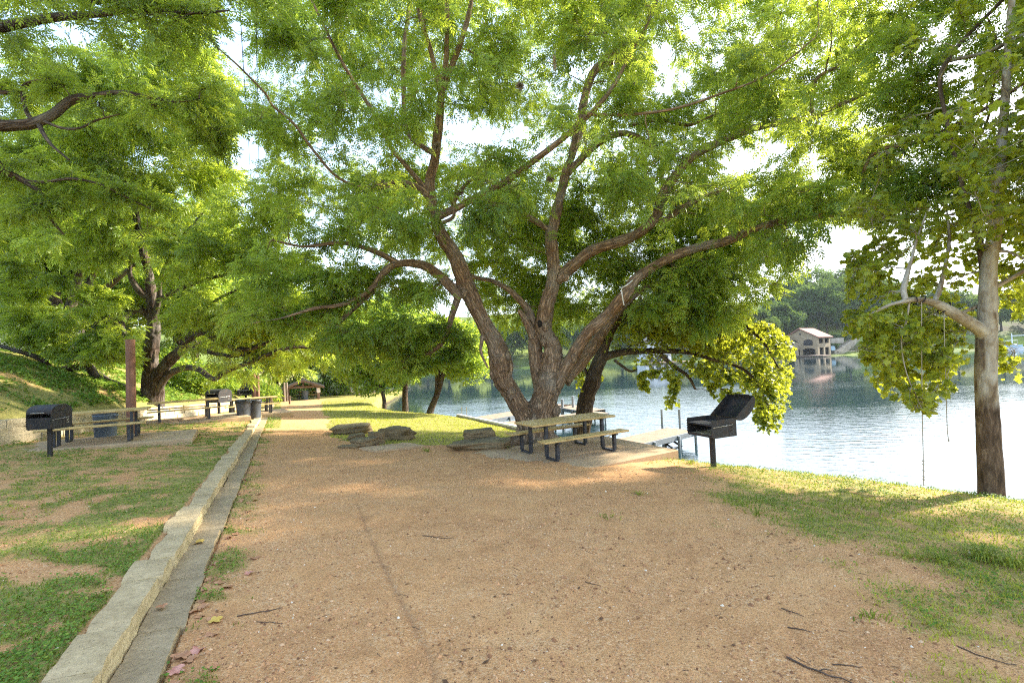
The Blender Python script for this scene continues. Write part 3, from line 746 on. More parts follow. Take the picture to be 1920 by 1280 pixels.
#@@OBJECTS
# ------------------------------------------------------------------ picnic tables
def copy_tree(o, parent=None):
    c = o.copy(); COL.objects.link(c)
    if parent is not None: c.parent = parent
    for ch in list(o.children): copy_tree(ch, c)
    return c
TG = 'picnic tables with tan tops and dark steel legs'
def make_table(loc, yaw, label):
    t = thing('picnic_table', loc, label, 'picnic table', TG, math.radians(yaw))
    L = 2.32
    m = MB()
    for k in range(3): m.box((0, -.27 + .27 * k, .735), (L, .262, .042), bev=.006)
    m.build('tabletop', M['table'], t)
    for s in (-1, 1):
        b = MB()
        for k in (-1, 1): b.box((0, s * .68 + k * .075, .438), (L, .145, .04), bev=.006)
        b.build('bench_seat', M['table'], t)
    for e in (-1, 1):
        x = e * .79
        fr = MB(); fr.box((x, 0, .693), (.07, .74, .04)); fr.build('top_bar', M['legs'], t)
        for s in (-1, 1):
            fr = MB(); fr.box((x, s * .52, .02), (.07, .40, .04)); fr.build('floor_bar', M['legs'], t)
            fr = MB(); fr.box((x, s * .70, .398), (.07, .26, .035)); fr.build('seat_bar', M['legs'], t)
            l = MB(); l.box((x, s * .32, .355), (.072, .072, .63)); l.build('leg', M['legs'], t)
            l = MB(); l.box((x, s * .72, .21), (.072, .072, .335)); l.build('bench_leg', M['legs'], t)
    return t
tb = make_table((1.18, 10.93, PADZ), 30.3, 'tan picnic table on the pad beside the big tree trunk, nearest to the lake')
def table_copy(loc, yaw, label):
    c = copy_tree(tb); c.location = loc; c.rotation_euler = (0, 0, math.radians(yaw)); c['label'] = label; return c

table_copy((T1[0], T1[1], Z1), 31, 'tan picnic table right behind the black grill at the left edge of the photo').scale = (.86, 1, 1)
table_copy((T2[0], T2[1], Z2), 38, 'tan picnic table in front of the limestone wall, behind the reddish pole')
table_copy((T3[0], T3[1], Z3), 38, 'far tan picnic table between the distant black grill and the two bins')
PVd = 47.5
pv0 = P(569, 748, PVd); pvz = gp(pv0[0], pv0[1])[2]
table_copy((pv0[0] - .2, pv0[1] + 1.6, pvz), 5, 'tan picnic table standing beneath the wooden pavilion roof')

# ------------------------------------------------------------------ grills
def arc(n, y0, y1, h, z0):
    # dome profile in (y,z): flat segment of an ellipse
    a = np.linspace(math.pi, 0, n)
    return [((y0 + y1) / 2 + (y1 - y0) / 2 * math.cos(t), z0 + h * math.sin(t) ** .8) for t in a]
def make_grill(loc, yaw, label, opened, scale=1.0):
    t = thing('park_grill', loc, label, 'grill', 'black pedestal grills', math.radians(yaw))
    W, D, ZB, H = .64, .68, .66, .34     # width (x), depth (y, front = -y), box bottom, box height
    m = MB(); m.cyl((0, 0, -.25), (0, 0, ZB), .058, n=20); m.build('pedestal', M['black'], t, smooth=True)
    fb = MB(); th = .006
    fb.box((0, 0, ZB + .004), (W, D, .008), bev=.001)
    fb.box((0, D / 2 - .003, ZB + H / 2), (W - .014, th, H - .02), bev=.001)
    notch = []
    for k in range(5):
        z = ZB + .06 + k * .052
        notch += [(-D / 2, z), (-D / 2 - .028, z + .018), (-D / 2 - .004, z + .030)]
    side = [(D / 2, ZB - .02), (-D / 2 + .05, ZB - .02), (-D / 2, ZB + .02)] + notch + [(-D / 2, ZB + H - .004), (-D / 2 + .03, ZB + H), (D / 2, ZB + H)]
    for s in (-1, 1): fb.prism(side[::-1], s * W / 2 - .004, s * W / 2 + .004)
    if not opened: fb.box((0, -D / 2 + .005, ZB + .13), (W - .014, .006, .25), bev=.001)
    else: fb.box((0, -D / 2 + .01, ZB + .025), (W - .014, .006, .05), bev=.001)
    fb.build('firebox', M['black'], t)
    g = MB()
    for k in range(17): g.cyl((-W / 2 + .02 + k * (W - .04) / 16, -D / 2 + .0, ZB + .245), (-W / 2 + .02 + k * (W - .04) / 16, D / 2 - .02, ZB + .245), .006, n=6)
    g.cyl((-W / 2 - .02, -D / 2 + .01, ZB + .235), (W / 2 + .02, -D / 2 + .01, ZB + .235), .009, n=8); g.cyl((-W / 2, 0, ZB + .235), (W / 2, 0, ZB + .235), .008, n=8)
    if opened: g.box((0, -D / 4, ZB + .252), (W - .03, D / 2 - .02, .005), bev=.001)
    g.build('grate', M['legs'], t)
    for s in (-1, 1):
        r = MB(); x = s * (W / 2 + .02)
        r.cyl((x, -D / 2 + .02, ZB + .20), (x, D / 2 - .17, ZB + .215), .007, n=8); r.cyl((x, D / 2 - .17, ZB + .215), (x, D / 2 - .12, ZB + .23), .007, n=8)
        r.cyl((x, .02, ZB + .195), (x, .06, ZB + .225), .012, n=8)
        r.build('adjuster_rod', M['rod'], t, smooth=True)
        v = MB()
        for k in range(3): v.prism([(D / 2 - .19, ZB + .10 + k * .06), (D / 2 - .15, ZB + .085 + k * .06), (D / 2 - .12, ZB + .10 + k * .06), (D / 2 - .12, ZB + .125 + k * .06), (D / 2 - .16, ZB + .112 + k * .06)][::-1], s * (W / 2 + .0045) - .001, s * (W / 2 + .0045) + .001)
        v.build('vent_slots', M['rod'] if not opened else M['soot_hollow'], t)
    if opened:
        a = MB(); 
        bm = bmesh.new(); bmesh.ops.create_grid(bm, x_segments=12, y_segments=12, size=.5)
        for v in bm.verts: v.co = Vector((v.co.x * (W - .03), v.co.y * (D - .05), ZB + .03 + .03 * noise3(v.co.x * 14, v.co.y * 14, 2.)))
        a.bm(bm); a.build('ash_bed', M['wall'], t, smooth=True)
    # lid
    hy, hz = D / 2, ZB + H
    prof = arc(14, -D / 2, D / 2, .20, 0)
    lid = MB(); Wl = W + .016
    p = np.array(prof); n = len(p)
    for off in (0, -.006):
        c = np.array([0, .0]); q = p + off * (p - c) / (np.linalg.norm(p - c, axis=1)[:, None] + 1e-6)
        V = np.vstack([np.column_stack([np.full(n, s * Wl / 2), q]) for s in (-1, 1)])
        i = np.arange(n - 1); fq = np.stack([i, i + 1, i + 1 + n, i + n], 1)
        lid.add(V, [fq if off == 0 else fq[:, ::-1]])
    for s in (-1, 1): lid.prism((prof + [(D / 2, -.012), (-D / 2, -.012)])[::-1], s * Wl / 2 - .003, s * Wl / 2 + .003)
    ang = math.radians(-143) if opened else 0.0
    rot = Matrix.Translation((0, hy, hz)) @ Matrix.Rotation(ang, 4, 'X') @ Matrix.Translation((0, -hy, 0))
    lo = lid.build('lid', M['black'] if not opened else M['black'], t, smooth=False); lo.matrix_local = rot
    hd = MB(); hd.bar((-.17, -D / 2 - .045, .03), (.17, -D / 2 - .045, .03), .022); hd.bar((-.17, -D / 2 - .05, .03), (-.17, -D / 2, .035), .014); hd.bar((.17, -D / 2 - .05, .03), (.17, -D / 2, .035), .014)
    hd.build('handle', M['rod'] if not opened else M['black'], lo)
    t.scale = scale if isinstance(scale, tuple) else (scale,) * 3
    return t
q, _ = hit(94, 855)
make_grill(tuple(q), 4, 'black pedestal grill with its domed lid shut, at the left edge of the lawn', False, (.73, .73, .89))
q, _ = hit(1338, 874)
make_grill(tuple(q), -66, 'black pedestal grill with its lid swung open by the water', True, .98)
q = P(411, 788, 20.6); q = gp(q[0], q[1])
make_grill(q, -12, 'distant black grill with lid shut beside the two bins', False, 1.05)
q = P(461, 752, 36); q = gp(q[0], q[1])
make_grill(q, 20, 'small far grey grill with lid raised, seen above the two bins', True, 1.5)

# ------------------------------------------------------------------ bins
def make_bin(loc, label, mat, h, r, liner):
    t = thing('trash_can', loc, label, 'trash can', 'grey trash cans')
    m = MB(); m.lathe([(0, .0), (r * .80, .0), (r * .82, .02), (r * .97, h * .86), (r * .985, h * .87), (r * .985, h * .9), (r * .96, h * .9), (r * .97, h * .95), (r * 1.05, h * .955), (r * 1.06, h), (r * .97, h), (r * .95, h * .9), (r * .78, .04), (0, .04)], 40)
    m.build('body', mat, t, smooth=True)
    for s in (-1, 1):
        b = MB(); b.box((s * (r * 1.06), 0, h * .86), (r * .16, r * .5, h * .05), bev=.01); b.build('handle', mat, t)
    if liner:
        l = MB(); th = np.linspace(0, 2 * math.pi, 48, endpoint=False); rows = []
        for k, (rr, z) in enumerate([(.93, .80), (1.0, 1.02), (1.085, 1.01), (1.09, .93), (1.075, .84)]):
            w = .02 * np.sin(th * 9 + k) + .015 * np.sin(th * 23 + 2 * k)
            rows.append(np.stack([r * (rr + w) * np.cos(th), r * (rr + w) * np.sin(th), h * z + .03 * np.sin(th * 5 + k) * (k == 4) + 0 * th], 1))
        l.add(np.vstack(rows), [grid_faces(5, 48, True)]); l.build('bin_liner', M['bag'], t, smooth=True)
    return t
q, _ = hit(198, 822); make_bin(tuple(q), 'blue-grey barrel bin standing behind the nearest left picnic table', M['grey'], .72, .28, False)
q, _ = hit(457, 787); make_bin(tuple(q), 'dark grey lined bin at the kerb, left one of the pair', M['darkgrey'], .84, .29, True)
q, _ = hit(478, 785); make_bin(tuple(q), 'dark grey bin at the kerb, right one of the pair', M['darkgrey'], .82, .27, True)

# ------------------------------------------------------------------ poles, rails
def pole(px, top, d, r, label, mat, base=None, group='wooden posts beside the path'):
    q = P(px, 760, d) if base is None else base; g = gp(q[0], q[1])
    tz = P(px, top, d)[2]
    m = MB(); n = 24; zs = np.linspace(-.3, tz - g[2], 14)
    V, Fq, _b = tube(np.stack([0 * zs, 0 * zs, zs], 1), r * (1 + .03 * np.sin(zs * 2.1)), n)
    m.add(V, [Fq]); m.add(V, [(np.arange(n) + n * 13)[None]])
    o = m.build('wooden_post', mat, None, smooth=True); o.location = g
    return tag(o, label, 'post', group)
pole(246, 636, 13.8, .118, 'thick reddish round wooden post standing alone behind the nearest left table', M['post'])
pole(477, 700, 36, .14, 'reddish round post left of its twin, behind the two bins', M['post'])
pole(484, 702, 37, .13, 'reddish round post right of its twin, behind the two bins', M['post'])
pole(533.5, 717, 45, .10, 'slim grey weathered post left of its twin near the pavilion', M['oldpost'])
pole(538.5, 717, 46, .10, 'slim grey weathered post right of its twin near the pavilion', M['oldpost'])
fq = P(509, 751, 40); fg = gp(fq[0], fq[1])
ft = thing('rail_fence', fg, 'low rail on dark stub posts in the grass before the pavilion', 'fence')
for dx in (-1.3, 0.0, 1.3):
    m = MB(); gz = gp(fg[0] + dx, fg[1] + dx * .4)[2] - fg[2]
    m.box((dx, dx * .4, gz + .25), (.12, .12, .9), bev=.01); m.build('post', M['timber'], ft)
m = MB(); m.bar((-1.5, -.6, .58 + gp(fg[0] - 1.3, fg[1] - .5)[2] - fg[2]), (1.5, .6, .58 + gp(fg[0] + 1.3, fg[1] + .5)[2] - fg[2]), .05); m.build('rail', M['oldpost'], ft)
# chain-link fence on top of the hillside
cf = None
fpts = [P(-40, 640, 19.5), P(27, 640, 20.5), P(88, 650, 22), P(150, 655, 24)]
g0 = gp(fpts[0][0], fpts[0][1])
cf = thing('chain_link_fence', g0, 'thin wire mesh fence on dark posts at the crest of the hillside', 'fence')
prev = None
for q in fpts:
    g = np.array(gp(q[0], q[1])) - np.array(g0)
    m = MB(); m.cyl(g + [0, 0, -.2], g + [0, 0, 1.75], .03, n=8); m.build('fence_post', M['legs'], cf, smooth=True)
    if prev is not None:
        r_ = MB(); r_.cyl(prev + [0, 0, 1.72], g + [0, 0, 1.72], .02, n=6); r_.build('top_rail', M['legs'], cf, smooth=True)
        w = MB(); d = g - prev; L = np.linalg.norm(d[:2]); k = int(L / .14)
        for i in range(-10, k + 1):
            a0 = i / k; a1 = (i + 10) / k
            for s in (0, 1):
                A = max(a0, 0); B = min(a1, 1)
                if B <= A: continue
                za, zb = (A - a0) / (a1 - a0) * 1.6 + .08, (B - a0) / (a1 - a0) * 1.6 + .08
                if s: za, zb = 1.76 - za, 1.76 - zb
                w.cyl(prev + d * A + [0, 0, za], prev + d * B + [0, 0, zb], .003, n=3, cap=False)
        w.build('wire_mesh', M['galv'], cf)
    prev = g

# ------------------------------------------------------------------ pavilion
pvt = thing('pavilion', (pv0[0], pv0[1], pvz), 'small open-sided pavilion with a brown gabled roof where the path ends', 'pavilion', None, math.radians(24))
sc = PVd / 880.0
hw = 30 * sc; zt = (748 - 725) * sc; zr = (748 - 711.5) * sc; DP = 2.4
for sx in (-1, 1):
    for sy in (0, 1):
        m = MB(); m.box((sx * (hw - .2), sy * DP, zt / 2 - .1), (.22, .22, zt + .1), bev=.01); m.build('post', M['timber'], pvt)
for sy in (0, 1):
    m = MB(); m.box((0, sy * DP, zt + .05), (hw * 2 + .3, .14, .2), bev=.01); m.build('tie_beam', M['timber'], pvt)
    m = MB(); m.box((0, sy * DP, zt + .4), (.1, .1, .5), bev=.01); m.build('king_post', M['timber'], pvt)
for sx in (-1, 1):
    m = MB(); e = (sx * (hw + .38), zt - .02); r = (0, zr + .02); t_ = .13
    m.prism([e, r, (0, zr + t_), (sx * (hw + .38), zt + t_ - .05)][::sx], -.5, DP + .5, 'Y'); m.build('roof_slope', M['shingle'], pvt)
    for y in (-.42, DP + .42):
        m = MB(); m.bar((sx * (hw + .36), y, zt - .08), (0, y, zr - .06), .1, .16); m.build('rafter', M['timber'], pvt)
m = MB(); m.box((hw - .2, -.14, zt * .72), (.34, .03, .5), bev=.005); m.build('notice_board', M['white'], pvt)
q = P(564, 748, 47); make_bin(gp(q[0], q[1] + 1.0), 'pale grey bin under the pavilion roof', M['grey'], .95, .34, False)
# overhead cables
for k, (dx, lab) in enumerate([(0, 'thin overhead cable crossing the gap of blue sky, left of two'), (.32, 'thin overhead cable crossing the gap of blue sky, right of two')]):
    a = P(440, -300, 7.2); b = P(452, 50, 9.8); c = P(468, 300, 16.5); d = P(478, 480, 33); e = P(486, 600, 70)
    pts = catmull([a, b, c, d, e], 8) + np.array([dx, 0, 0]); V, Fq, _ = tube(pts, np.full(len(pts), .008), 5)
    o = mk('power_cable', V, [Fq], M['strap']); tag(o, lab, 'cable', 'overhead cables')

# ------------------------------------------------------------------ docks
def dock_deck(mb, a, b, w, z, plank=.14):
    a = np.array(a, float); b = np.array(b, float); d = b - a; L = np.hypot(*d); d /= L; yaw = math.atan2(d[1], d[0])
    n = int(L / plank)
    for i in range(n):
        c = a + d * (i + .5) * L / n
        mb.box((c[0], c[1], z), (L / n - .008, w, .035), rz=yaw, bev=.003)
    return d, L, yaw
dk = thing('boat_dock', (2.4, 17.6, LAKE), 'near grey-sided boat dock with tan deck boards and two tall pipes beyond the picnic table', 'dock')
DZ = -2.0 - LAKE
a, b = (0.2, -.2), (5.05, 3.75); W_ = 1.35
m = MB(); dv, L, yaw = dock_deck(m, a, b, W_, DZ); m.build('deck', M['dock'], dk)
nv = np.array([-dv[1], dv[0]])
for s in (-1, 1):
    m = MB(); c = (np.array(a) + np.array(b)) / 2 + nv * s * (W_ / 2 + .025); m.box((c[0], c[1], DZ - .10), (L + .1, .05, .22), rz=yaw, bev=.005); m.build('fascia', M['fascia'], dk)
m = MB(); c = np.array(b) + dv * .03; m.box((c[0], c[1], DZ - .10), (.05, W_, .22), rz=yaw, bev=.005); m.build('end_fascia', M['fascia'], dk)
for k, (t_, s, top) in enumerate([(.2, -1, .0), (.5, -1, .0), (.78, -1, .0), (.99, -1, .0), (.99, 1, .0), (.5, 1, 0), (.2, 1, 0)]):
    c = np.array(a) + dv * L * t_ + nv * s * (W_ / 2 - (.03 if top else -.09))
    if top: c = np.array(b) - dv * .12 + nv * (.75 if s > 0 else -.0) if False else c
    m = MB(); m.cyl((c[0], c[1], -2.2), (c[0], c[1], DZ + (top if top else -.02)), .06, n=12)
    m.build('pile', M['galv'], dk, smooth=True)
for px, py in ((1242, 799), (1275, 799)):
    v = ray(px, py); c = EYE + v * ((-2.0 - 1.6) / v[2]) - np.array([2.4, 17.6, 0]); m = MB(); m.cyl((c[0], c[1], -2.2), (c[0], c[1], DZ + .80), .055, n=14); m.build('pipe', M['galv'], dk, smooth=True)
for t_ in (.62, .9):
    m = MB(); c = np.array(a) + dv * L * t_; p = c - nv * (W_ / 2 - .1); q = c + nv * (W_ / 2 - .1)
    m.bar((p[0], p[1], -.1), (q[0], q[1], DZ - .15), .07); m.bar((q[0], q[1], -.1), (p[0], p[1], DZ - .15), .07); m.build('cross_brace', M['legs'], dk)
for s in (0, 1):
    m = MB(); c = np.array(a) + dv * (.25 + .5 * s) - nv * (W_ / 2 + .05); th = np.linspace(0, math.pi, 9)
    pts = np.stack([c[0] - nv[0] * .16 * (np.cos(th) - 1), c[1] - nv[1] * .16 * (np.cos(th) - 1), DZ + .42 + .14 * np.sin(th)], 1)
    pts = np.vstack([[pts[0][0], pts[0][1], DZ - .9]] + [pts] + [[pts[-1][0], pts[-1][1], DZ - .9]])
    V, Fq, _ = tube(pts, np.full(len(pts), .02), 8); m.add(V, [Fq]); m.build('ladder_rail', M['rod'], dk, smooth=True)

d2 = thing('boat_dock', (-1.6, 25.0, LAKE), 'second boat dock with tan decking seen left of the big trunk below the lawn', 'dock')
DZ = -1.98 - LAKE; o2 = np.array([-1.6, 25.0])
for (A, B, w_) in [((-2.9, 26.8), (3.6, 33.6), 1.6), ((-1.2, 24.6), (5.2, 28.6), 1.4), ((5.0, 29.4), (3.2, 33.2), 1.5)]:
    A = np.array(A) - o2; B = np.array(B) - o2
    m = MB(); dv, L, yaw = dock_deck(m, A, B, w_, DZ, .2); m.build('deck', M['dock'], d2); nv = np.array([-dv[1], dv[0]])
    m = MB()
    for s in (-1, 1):
        c = (A + B) / 2 + nv * s * (w_ / 2 + .03); m.box((c[0], c[1], DZ - .1), (L, .05, .22), rz=yaw)
    m.build('fascia', M['fascia'], d2)
    for t_ in (.3, .62, .95):
        for s in (-1, 1):
            c = A + dv * L * t_ + nv * s * (w_ / 2 + .1); m = MB(); m.cyl((c[0], c[1], -2.2), (c[0], c[1], DZ - .02), .06, n=10); m.build('pile', M['galv'], d2, smooth=True)
for (px, top) in ((1055, 748), (1075, 742)):
    q = P(px, 770, 31.5); tz = P(px, top, 31.5)[2] - LAKE; m = MB(); m.cyl((q[0] - o2[0], q[1] - o2[1], -2), (q[0] - o2[0], q[1] - o2[1], tz), .09, n=12); m.build('mooring_pole', M['galv'], d2, smooth=True)
for s in (0, 1):
    c = np.array(P(866 + s * 9, 772, 27.5)[:2]) - o2; m = MB(); m.cyl((c[0], c[1], DZ - 1), (c[0], c[1], DZ + .75), .02, n=8); m.build('ladder_rail', M['rod'], d2, smooth=True)
# white capped edge wall of the lawn
A = np.array([-3.0, 24.75]); B = np.array([0.35, 17.0])
ew = thing('edge_wall', (A[0], A[1], gp(-2.9, 24.7)[2]), 'low lakeside wall with a white cap along the bottom of the sunny lawn', 'wall')
n = 8; wv, cv = MB(), MB()
for i in range(n):
    p = A + (B - A) * i / n; q = A + (B - A) * (i + 1) / n; z0 = zpl(*p) - ew.location.z; z1 = zpl(*q) - ew.location.z; p = p - A; q = q - A
    wv.bar((p[0], p[1], z0 - .7), (q[0], q[1], z1 - .7), .16, 1.44, bev=.0); cv.bar((p[0], p[1], z0 + .06), (q[0], q[1], z1 + .06), .15, .07, bev=.004)
wv.build('wall_face', M['concrete'], ew); cv.build('cap', M['white'], ew)

# ------------------------------------------------------------------ far shore buildings and boat
def hz(px, py, z): v = ray(px, py); return EYE + v * ((z - 1.6) / v[2])
hb = P(1503, 668, 163.0); hyaw = -57
H = thing('boathouse', (hb[0], hb[1], LAKE), 'two-storey tan stucco boathouse with a terracotta roof on the far shore', 'boathouse', None, math.radians(hyaw))
def holes_panel(mb, x0, x1, z0, z1, y, th, holes):
    """a wall panel in the x-z plane at depth y with arched or square openings left open"""
    xs = sorted({x0, x1, *[h[0] for h in holes], *[h[1] for h in holes]})
    for a, b in zip(xs[:-1], xs[1:]):
        hh = [h for h in holes if h[0] <= a + 1e-6 and h[1] >= b - 1e-6]
        if not hh: mb.box(((a + b) / 2, y, (z0 + z1) / 2), (b - a, th, z1 - z0), bev=0); continue
        h = hh[0]
        if h[2] > z0: mb.box(((a + b) / 2, y, (z0 + h[2]) / 2), (b - a, th, h[2] - z0), bev=0)
        n = 8 if h[4] else 1
        for k in range(n):
            u0 = a + (b - a) * k / n; u1 = a + (b - a) * (k + 1) / n; um = ((u0 + u1) / 2 - a) / (b - a) * 2 - 1
            zt_ = h[3] - h[4] * um * um
            if z1 > zt_: mb.box(((u0 + u1) / 2, y, (zt_ + z1) / 2), (u1 - u0, th, z1 - zt_), bev=0)
w2 = 5.4; dp = 9.0; eave = 6.7; rid = 9.6
m = MB()
holes_panel(m, -w2, w2, .4, 3.6, -.0, .4, [(-4.4, -.4, .4, 3.0, .5), (.5, 4.6, .4, 3.0, .5)])
holes_panel(m, -w2, w2, 3.6, eave, -.0, .4, [(-3.9, -.9, 3.9, 6.0, .6), (.9, 3.9, 3.9, 6.0, .6)])
m.prism([(-w2, eave), (w2, eave), (0, rid)], -.2, .2, 'Y'); m.build('front_wall', M['stucco'], H)
s_ = MB()
for (z0, z1, hl) in [(.4, 3.6, [(1.0, 4.0, .4, 3.1, 0), (5.0, 8.0, .4, 3.1, 0)]), (3.6, eave, [(1.0, 4.0, 4.5, 6.2, 0), (5.0, 8.0, 4.5, 6.2, 0)])]:
    t_ = MB(); holes_panel(t_, 0.2, dp, z0, z1, 0, .4, hl)
    V = np.vstack(t_.V); V = np.stack([w2 - .2 - V[:, 1] * 1, V[:, 0], V[:, 2]], 1)
    s_.add(V, [np.concatenate(f) for f in t_.F.values()])
s_.build('side_wall', M['stucco'], H)
bk_ = MB(); bk_.box((-w2 + .2, dp / 2 + .1, 3.5), (.4, dp - .3, 6.3), bev=0); bk_.box((0, dp + .2, 3.5), (w2 * 2 - .1, .4, 6.3), bev=0); bk_.box((0, dp / 2, 3.6), (w2 * 2 - .8, dp - .5, .3), bev=0); bk_.build('inner_structure', M['dark'], H)
for sx in (-1, 1):
    r_ = MB(); r_.prism([(sx * (w2 + .7), eave - .35), (0, rid + .05), (0, rid + .4), (sx * (w2 + .7), eave)][::sx], -.9, dp + .8, 'Y'); r_.build('roof', M['tile'], H)
for (x0, x1) in ((-3.9, -.9), (.9, 3.9)):
    m = MB(); m.box(((x0 + x1) / 2, .12, 4.85), (2.95, .05, 2.2), bev=0); f = m.build('window', M['dark'], H)
    b = MB()
    for k in range(7): b.box((x0 + .2 + k * .43, -.3, 4.3), (.06, .06, .9), bev=0)
    b.box(((x0 + x1) / 2, -.3, 4.78), (3.0, .08, .08), bev=0); b.build('railing', M['legs'], H)
m = MB(); m.cyl((0, -.25, 7.9), (0, -.19, 7.9), .35, n=16); m.build('gable_vent', M['dark'], H)
m = MB(); m.box((-5.6, -2.6, 3.5), (6.6, 4.6, .35), bev=.02)
for x in (-8.6, -4.4, .6): m.box((x, -4.6, 2.6), (1.0, 1.0, 5.0 if x > -8 else 3.6), bev=.02)
m.box((-4.2, -4.7, 3.95), (8.4, .12, .7), bev=.0); m.build('terrace', M['stucco'], H)
m = MB(); m.box((1.0, -3.4, .38), (17, 5.6, .5), bev=.02); m.build('boat_landing', M['timber'], H)
# stone terraces and stairs right of it
def place_box(name, px0, px1, py0, py1, d, depth, mat, label, cat, group=None):
    a = P(px0, py1, d); b = P(px1, py0, d); m = MB(); w_ = b[0] - a[0]; h_ = abs(b[2] - a[2])
    m.box((0, 0, 0), (w_, depth, h_), bev=.05); o = m.build(name, mat, None); o.location = ((a[0] + b[0]) / 2, d + depth / 2 + .0, (a[2] + b[2]) / 2); return tag(o, label, cat, group)
place_box('terrace_wall', 1538, 1566, 645, 661, 172, 3, M['farwall'], 'lower stone terrace wall right of the boathouse', 'wall', 'stone terrace walls on the far shore')
place_box('terrace_wall', 1540, 1582, 633, 645, 178, 3, M['farwall'], 'upper stone terrace wall behind the boathouse', 'wall', 'stone terrace walls on the far shore')
place_box('shore_wall', 1572, 1668, 655, 660, 164, 1.2, M['farwall'], 'long low dark shore wall below the far lawn', 'wall')
st = MB()
for k in range(16):
    q = P(1566 + k * 2.4, 659 - k * 1.6, 167 + k * .9); st.box((q[0], q[1], q[2] - .7), (2.2, 2.6, 1.8), bev=0)
q0 = P(1566, 659, 167)
o = st.build('stone_stairs', M['farwall'], None); tag(o, 'stone stairs climbing the far bank right of the boathouse', 'stairs')
cv = MB(); q = P(1557, 655, 166.5)
cv.box((0, 0, 0), (2.4, 2.0, .9), bev=.2); cv.prism([(-1.2, .45), (1.2, .45), (.8, 1.2), (-.8, 1.2)], -.9, .9, 'Y')
o = cv.build('covered_jet_ski', M['bluetarp'], None); o.location = q; tag(o, 'pale blue covered watercraft parked by the stone steps', 'watercraft')
# second lake house, through the leaves
h2 = P(1236, 684, 150.0)
K = thing('lake_house', (h2[0], h2[1], LAKE), 'pale gabled lake house seen through the leaves above the near dock', 'house', None, math.radians(12))
m = MB(); m.box((0, 3.2, 3.2), (9, 6, 5.6), bev=0); m.prism([(-4.5, 6.0), (4.5, 6.0), (0, 8.6)], .2, 6.2, 'Y'); m.build('wall', M['palewall'], K)
for sx in (-1, 1):
    r_ = MB(); r_.prism([(sx * 5.1, 5.75), (0, 8.65), (0, 8.95), (sx * 5.1, 6.05)][::sx], -.4, 6.8, 'Y'); r_.build('roof', M['shingle'], K)
for x in (-2.6, 0, 2.6):
    w_ = MB(); w_.box((x, .17, 4.4), (1.3, .06, 1.6), bev=0); w_.build('window', M['dark'], K)
    w_ = MB(); w_.box((x, .17, 1.6), (1.6, .06, 2.2), bev=0); w_.build('boat_door', M['dark'], K)
m = MB(); m.box((2, -2.6, .4), (15, 5, .35), bev=.02); m.build('landing', M['dock'], K)
# pontoon boat at the right edge
bq = P(1897, 656, 150.0)
B_ = thing('pontoon_boat', (bq[0], bq[1], LAKE), 'white pontoon boat moored on the far shore behind the sycamore', 'boat', None, math.radians(6))
m = MB()
for y in (-.9, .9):
    th = [(-3.4, .1), (-3.1, .45), (3.0, .45), (3.9, .75), (3.6, .15), (3.0, -.15), (-3.2, -.15)]; m.prism(th[::-1], y - .35, y + .35, 'Y')
m.build('hull', M['boathull'], B_)
m = MB(); m.box((0, 0, .62), (6.8, 2.6, .16), bev=.02); m.build('deck', M['boathull'], B_)
m = MB()
for y in (-1.2, 1.2): m.box((-.3, y, 1.1), (5.6, .08, .8), bev=.02)
m.build('side_panel', M['bluetarp'], B_)
m = MB(); m.box((-1.2, 0, 2.9), (3.8, 2.6, .1), bev=.03); m.build('canopy', M['boathull'], B_)
for x in (-3.0, .6):
    for y in (-1.2, 1.2):
        m = MB(); m.cyl((x, y, .6), (x, y, 2.9), .06, n=8); m.build('canopy_post', M['rod'], B_)
m = MB(); m.box((1.4, .3, 1.2), (.9, .9, 1.1), bev=.08); m.build('console', M['boathull'], B_)
bd = thing('boat_lift', (bq[0] + 6, bq[1] + 3, LAKE), 'white-posted boat lift frame beside the moored pontoon boat', 'boat lift')
for x in (-2.5, 2.5):
    m = MB(); m.cyl((x, 0, -1.5), (x, 0, 5.2), .14, n=10); m.build('post', M['boathull'], bd)
m = MB(); m.box((0, 0, 4.4), (5.4, .2, .25), bev=.02); m.build('crossbeam', M['boathull'], bd)

# ------------------------------------------------------------------ litter: fallen leaves and twigs
def star_leaf(sz, seed):
    r = np.random.default_rng(seed); n = 20; th = np.linspace(0, 2 * math.pi, n, endpoint=False)
    rad = sz * (.55 + .45 * np.abs(np.cos(th * 2.5))) * (1 - .25 * np.cos(th)) * (1 + r.uniform(-.1, .1, n))
    k = r.uniform(-1, 1, 2); V = np.stack([rad * np.cos(th), rad * np.sin(th), .25 * sz * (k[0] * np.cos(th) ** 2 + k[1] * np.sin(th * 2) + .6 * np.abs(np.sin(th)))], 1)
    V = np.vstack([V, [[0, 0, -.02 * sz]]]); i = np.arange(n)
    return V, np.stack([i, (i + 1) % n, np.full(n, n)], 1)
LF = [(375, 1033, .10, 'litteryellow', 'curled yellow leaf lying in the stone gutter'), (305, 1161, .075, 'litter', 'small orange leaf lying in the gutter near the front'),
      (400, 1167, .10, 'litteryellow', 'pale yellow leaf on the gravel edge beside the gutter'), (372, 1228, .09, 'litterpink', 'red-pink leaf lying beside the gutter near the bottom edge'),
      (345, 1238, .09, 'litter', 'pale brown leaf touching the gutter near the bottom edge'), (328, 1268, .10, 'litterpink', 'dusty pink leaf in the bottom left corner of the gravel'),
      (466, 1077, .085, 'litterpink', 'lone red leaf on the gravel right of the weeds'), (402, 1062, .06, 'litterpink', 'crumpled red leaf at the weed-grown gutter edge')]
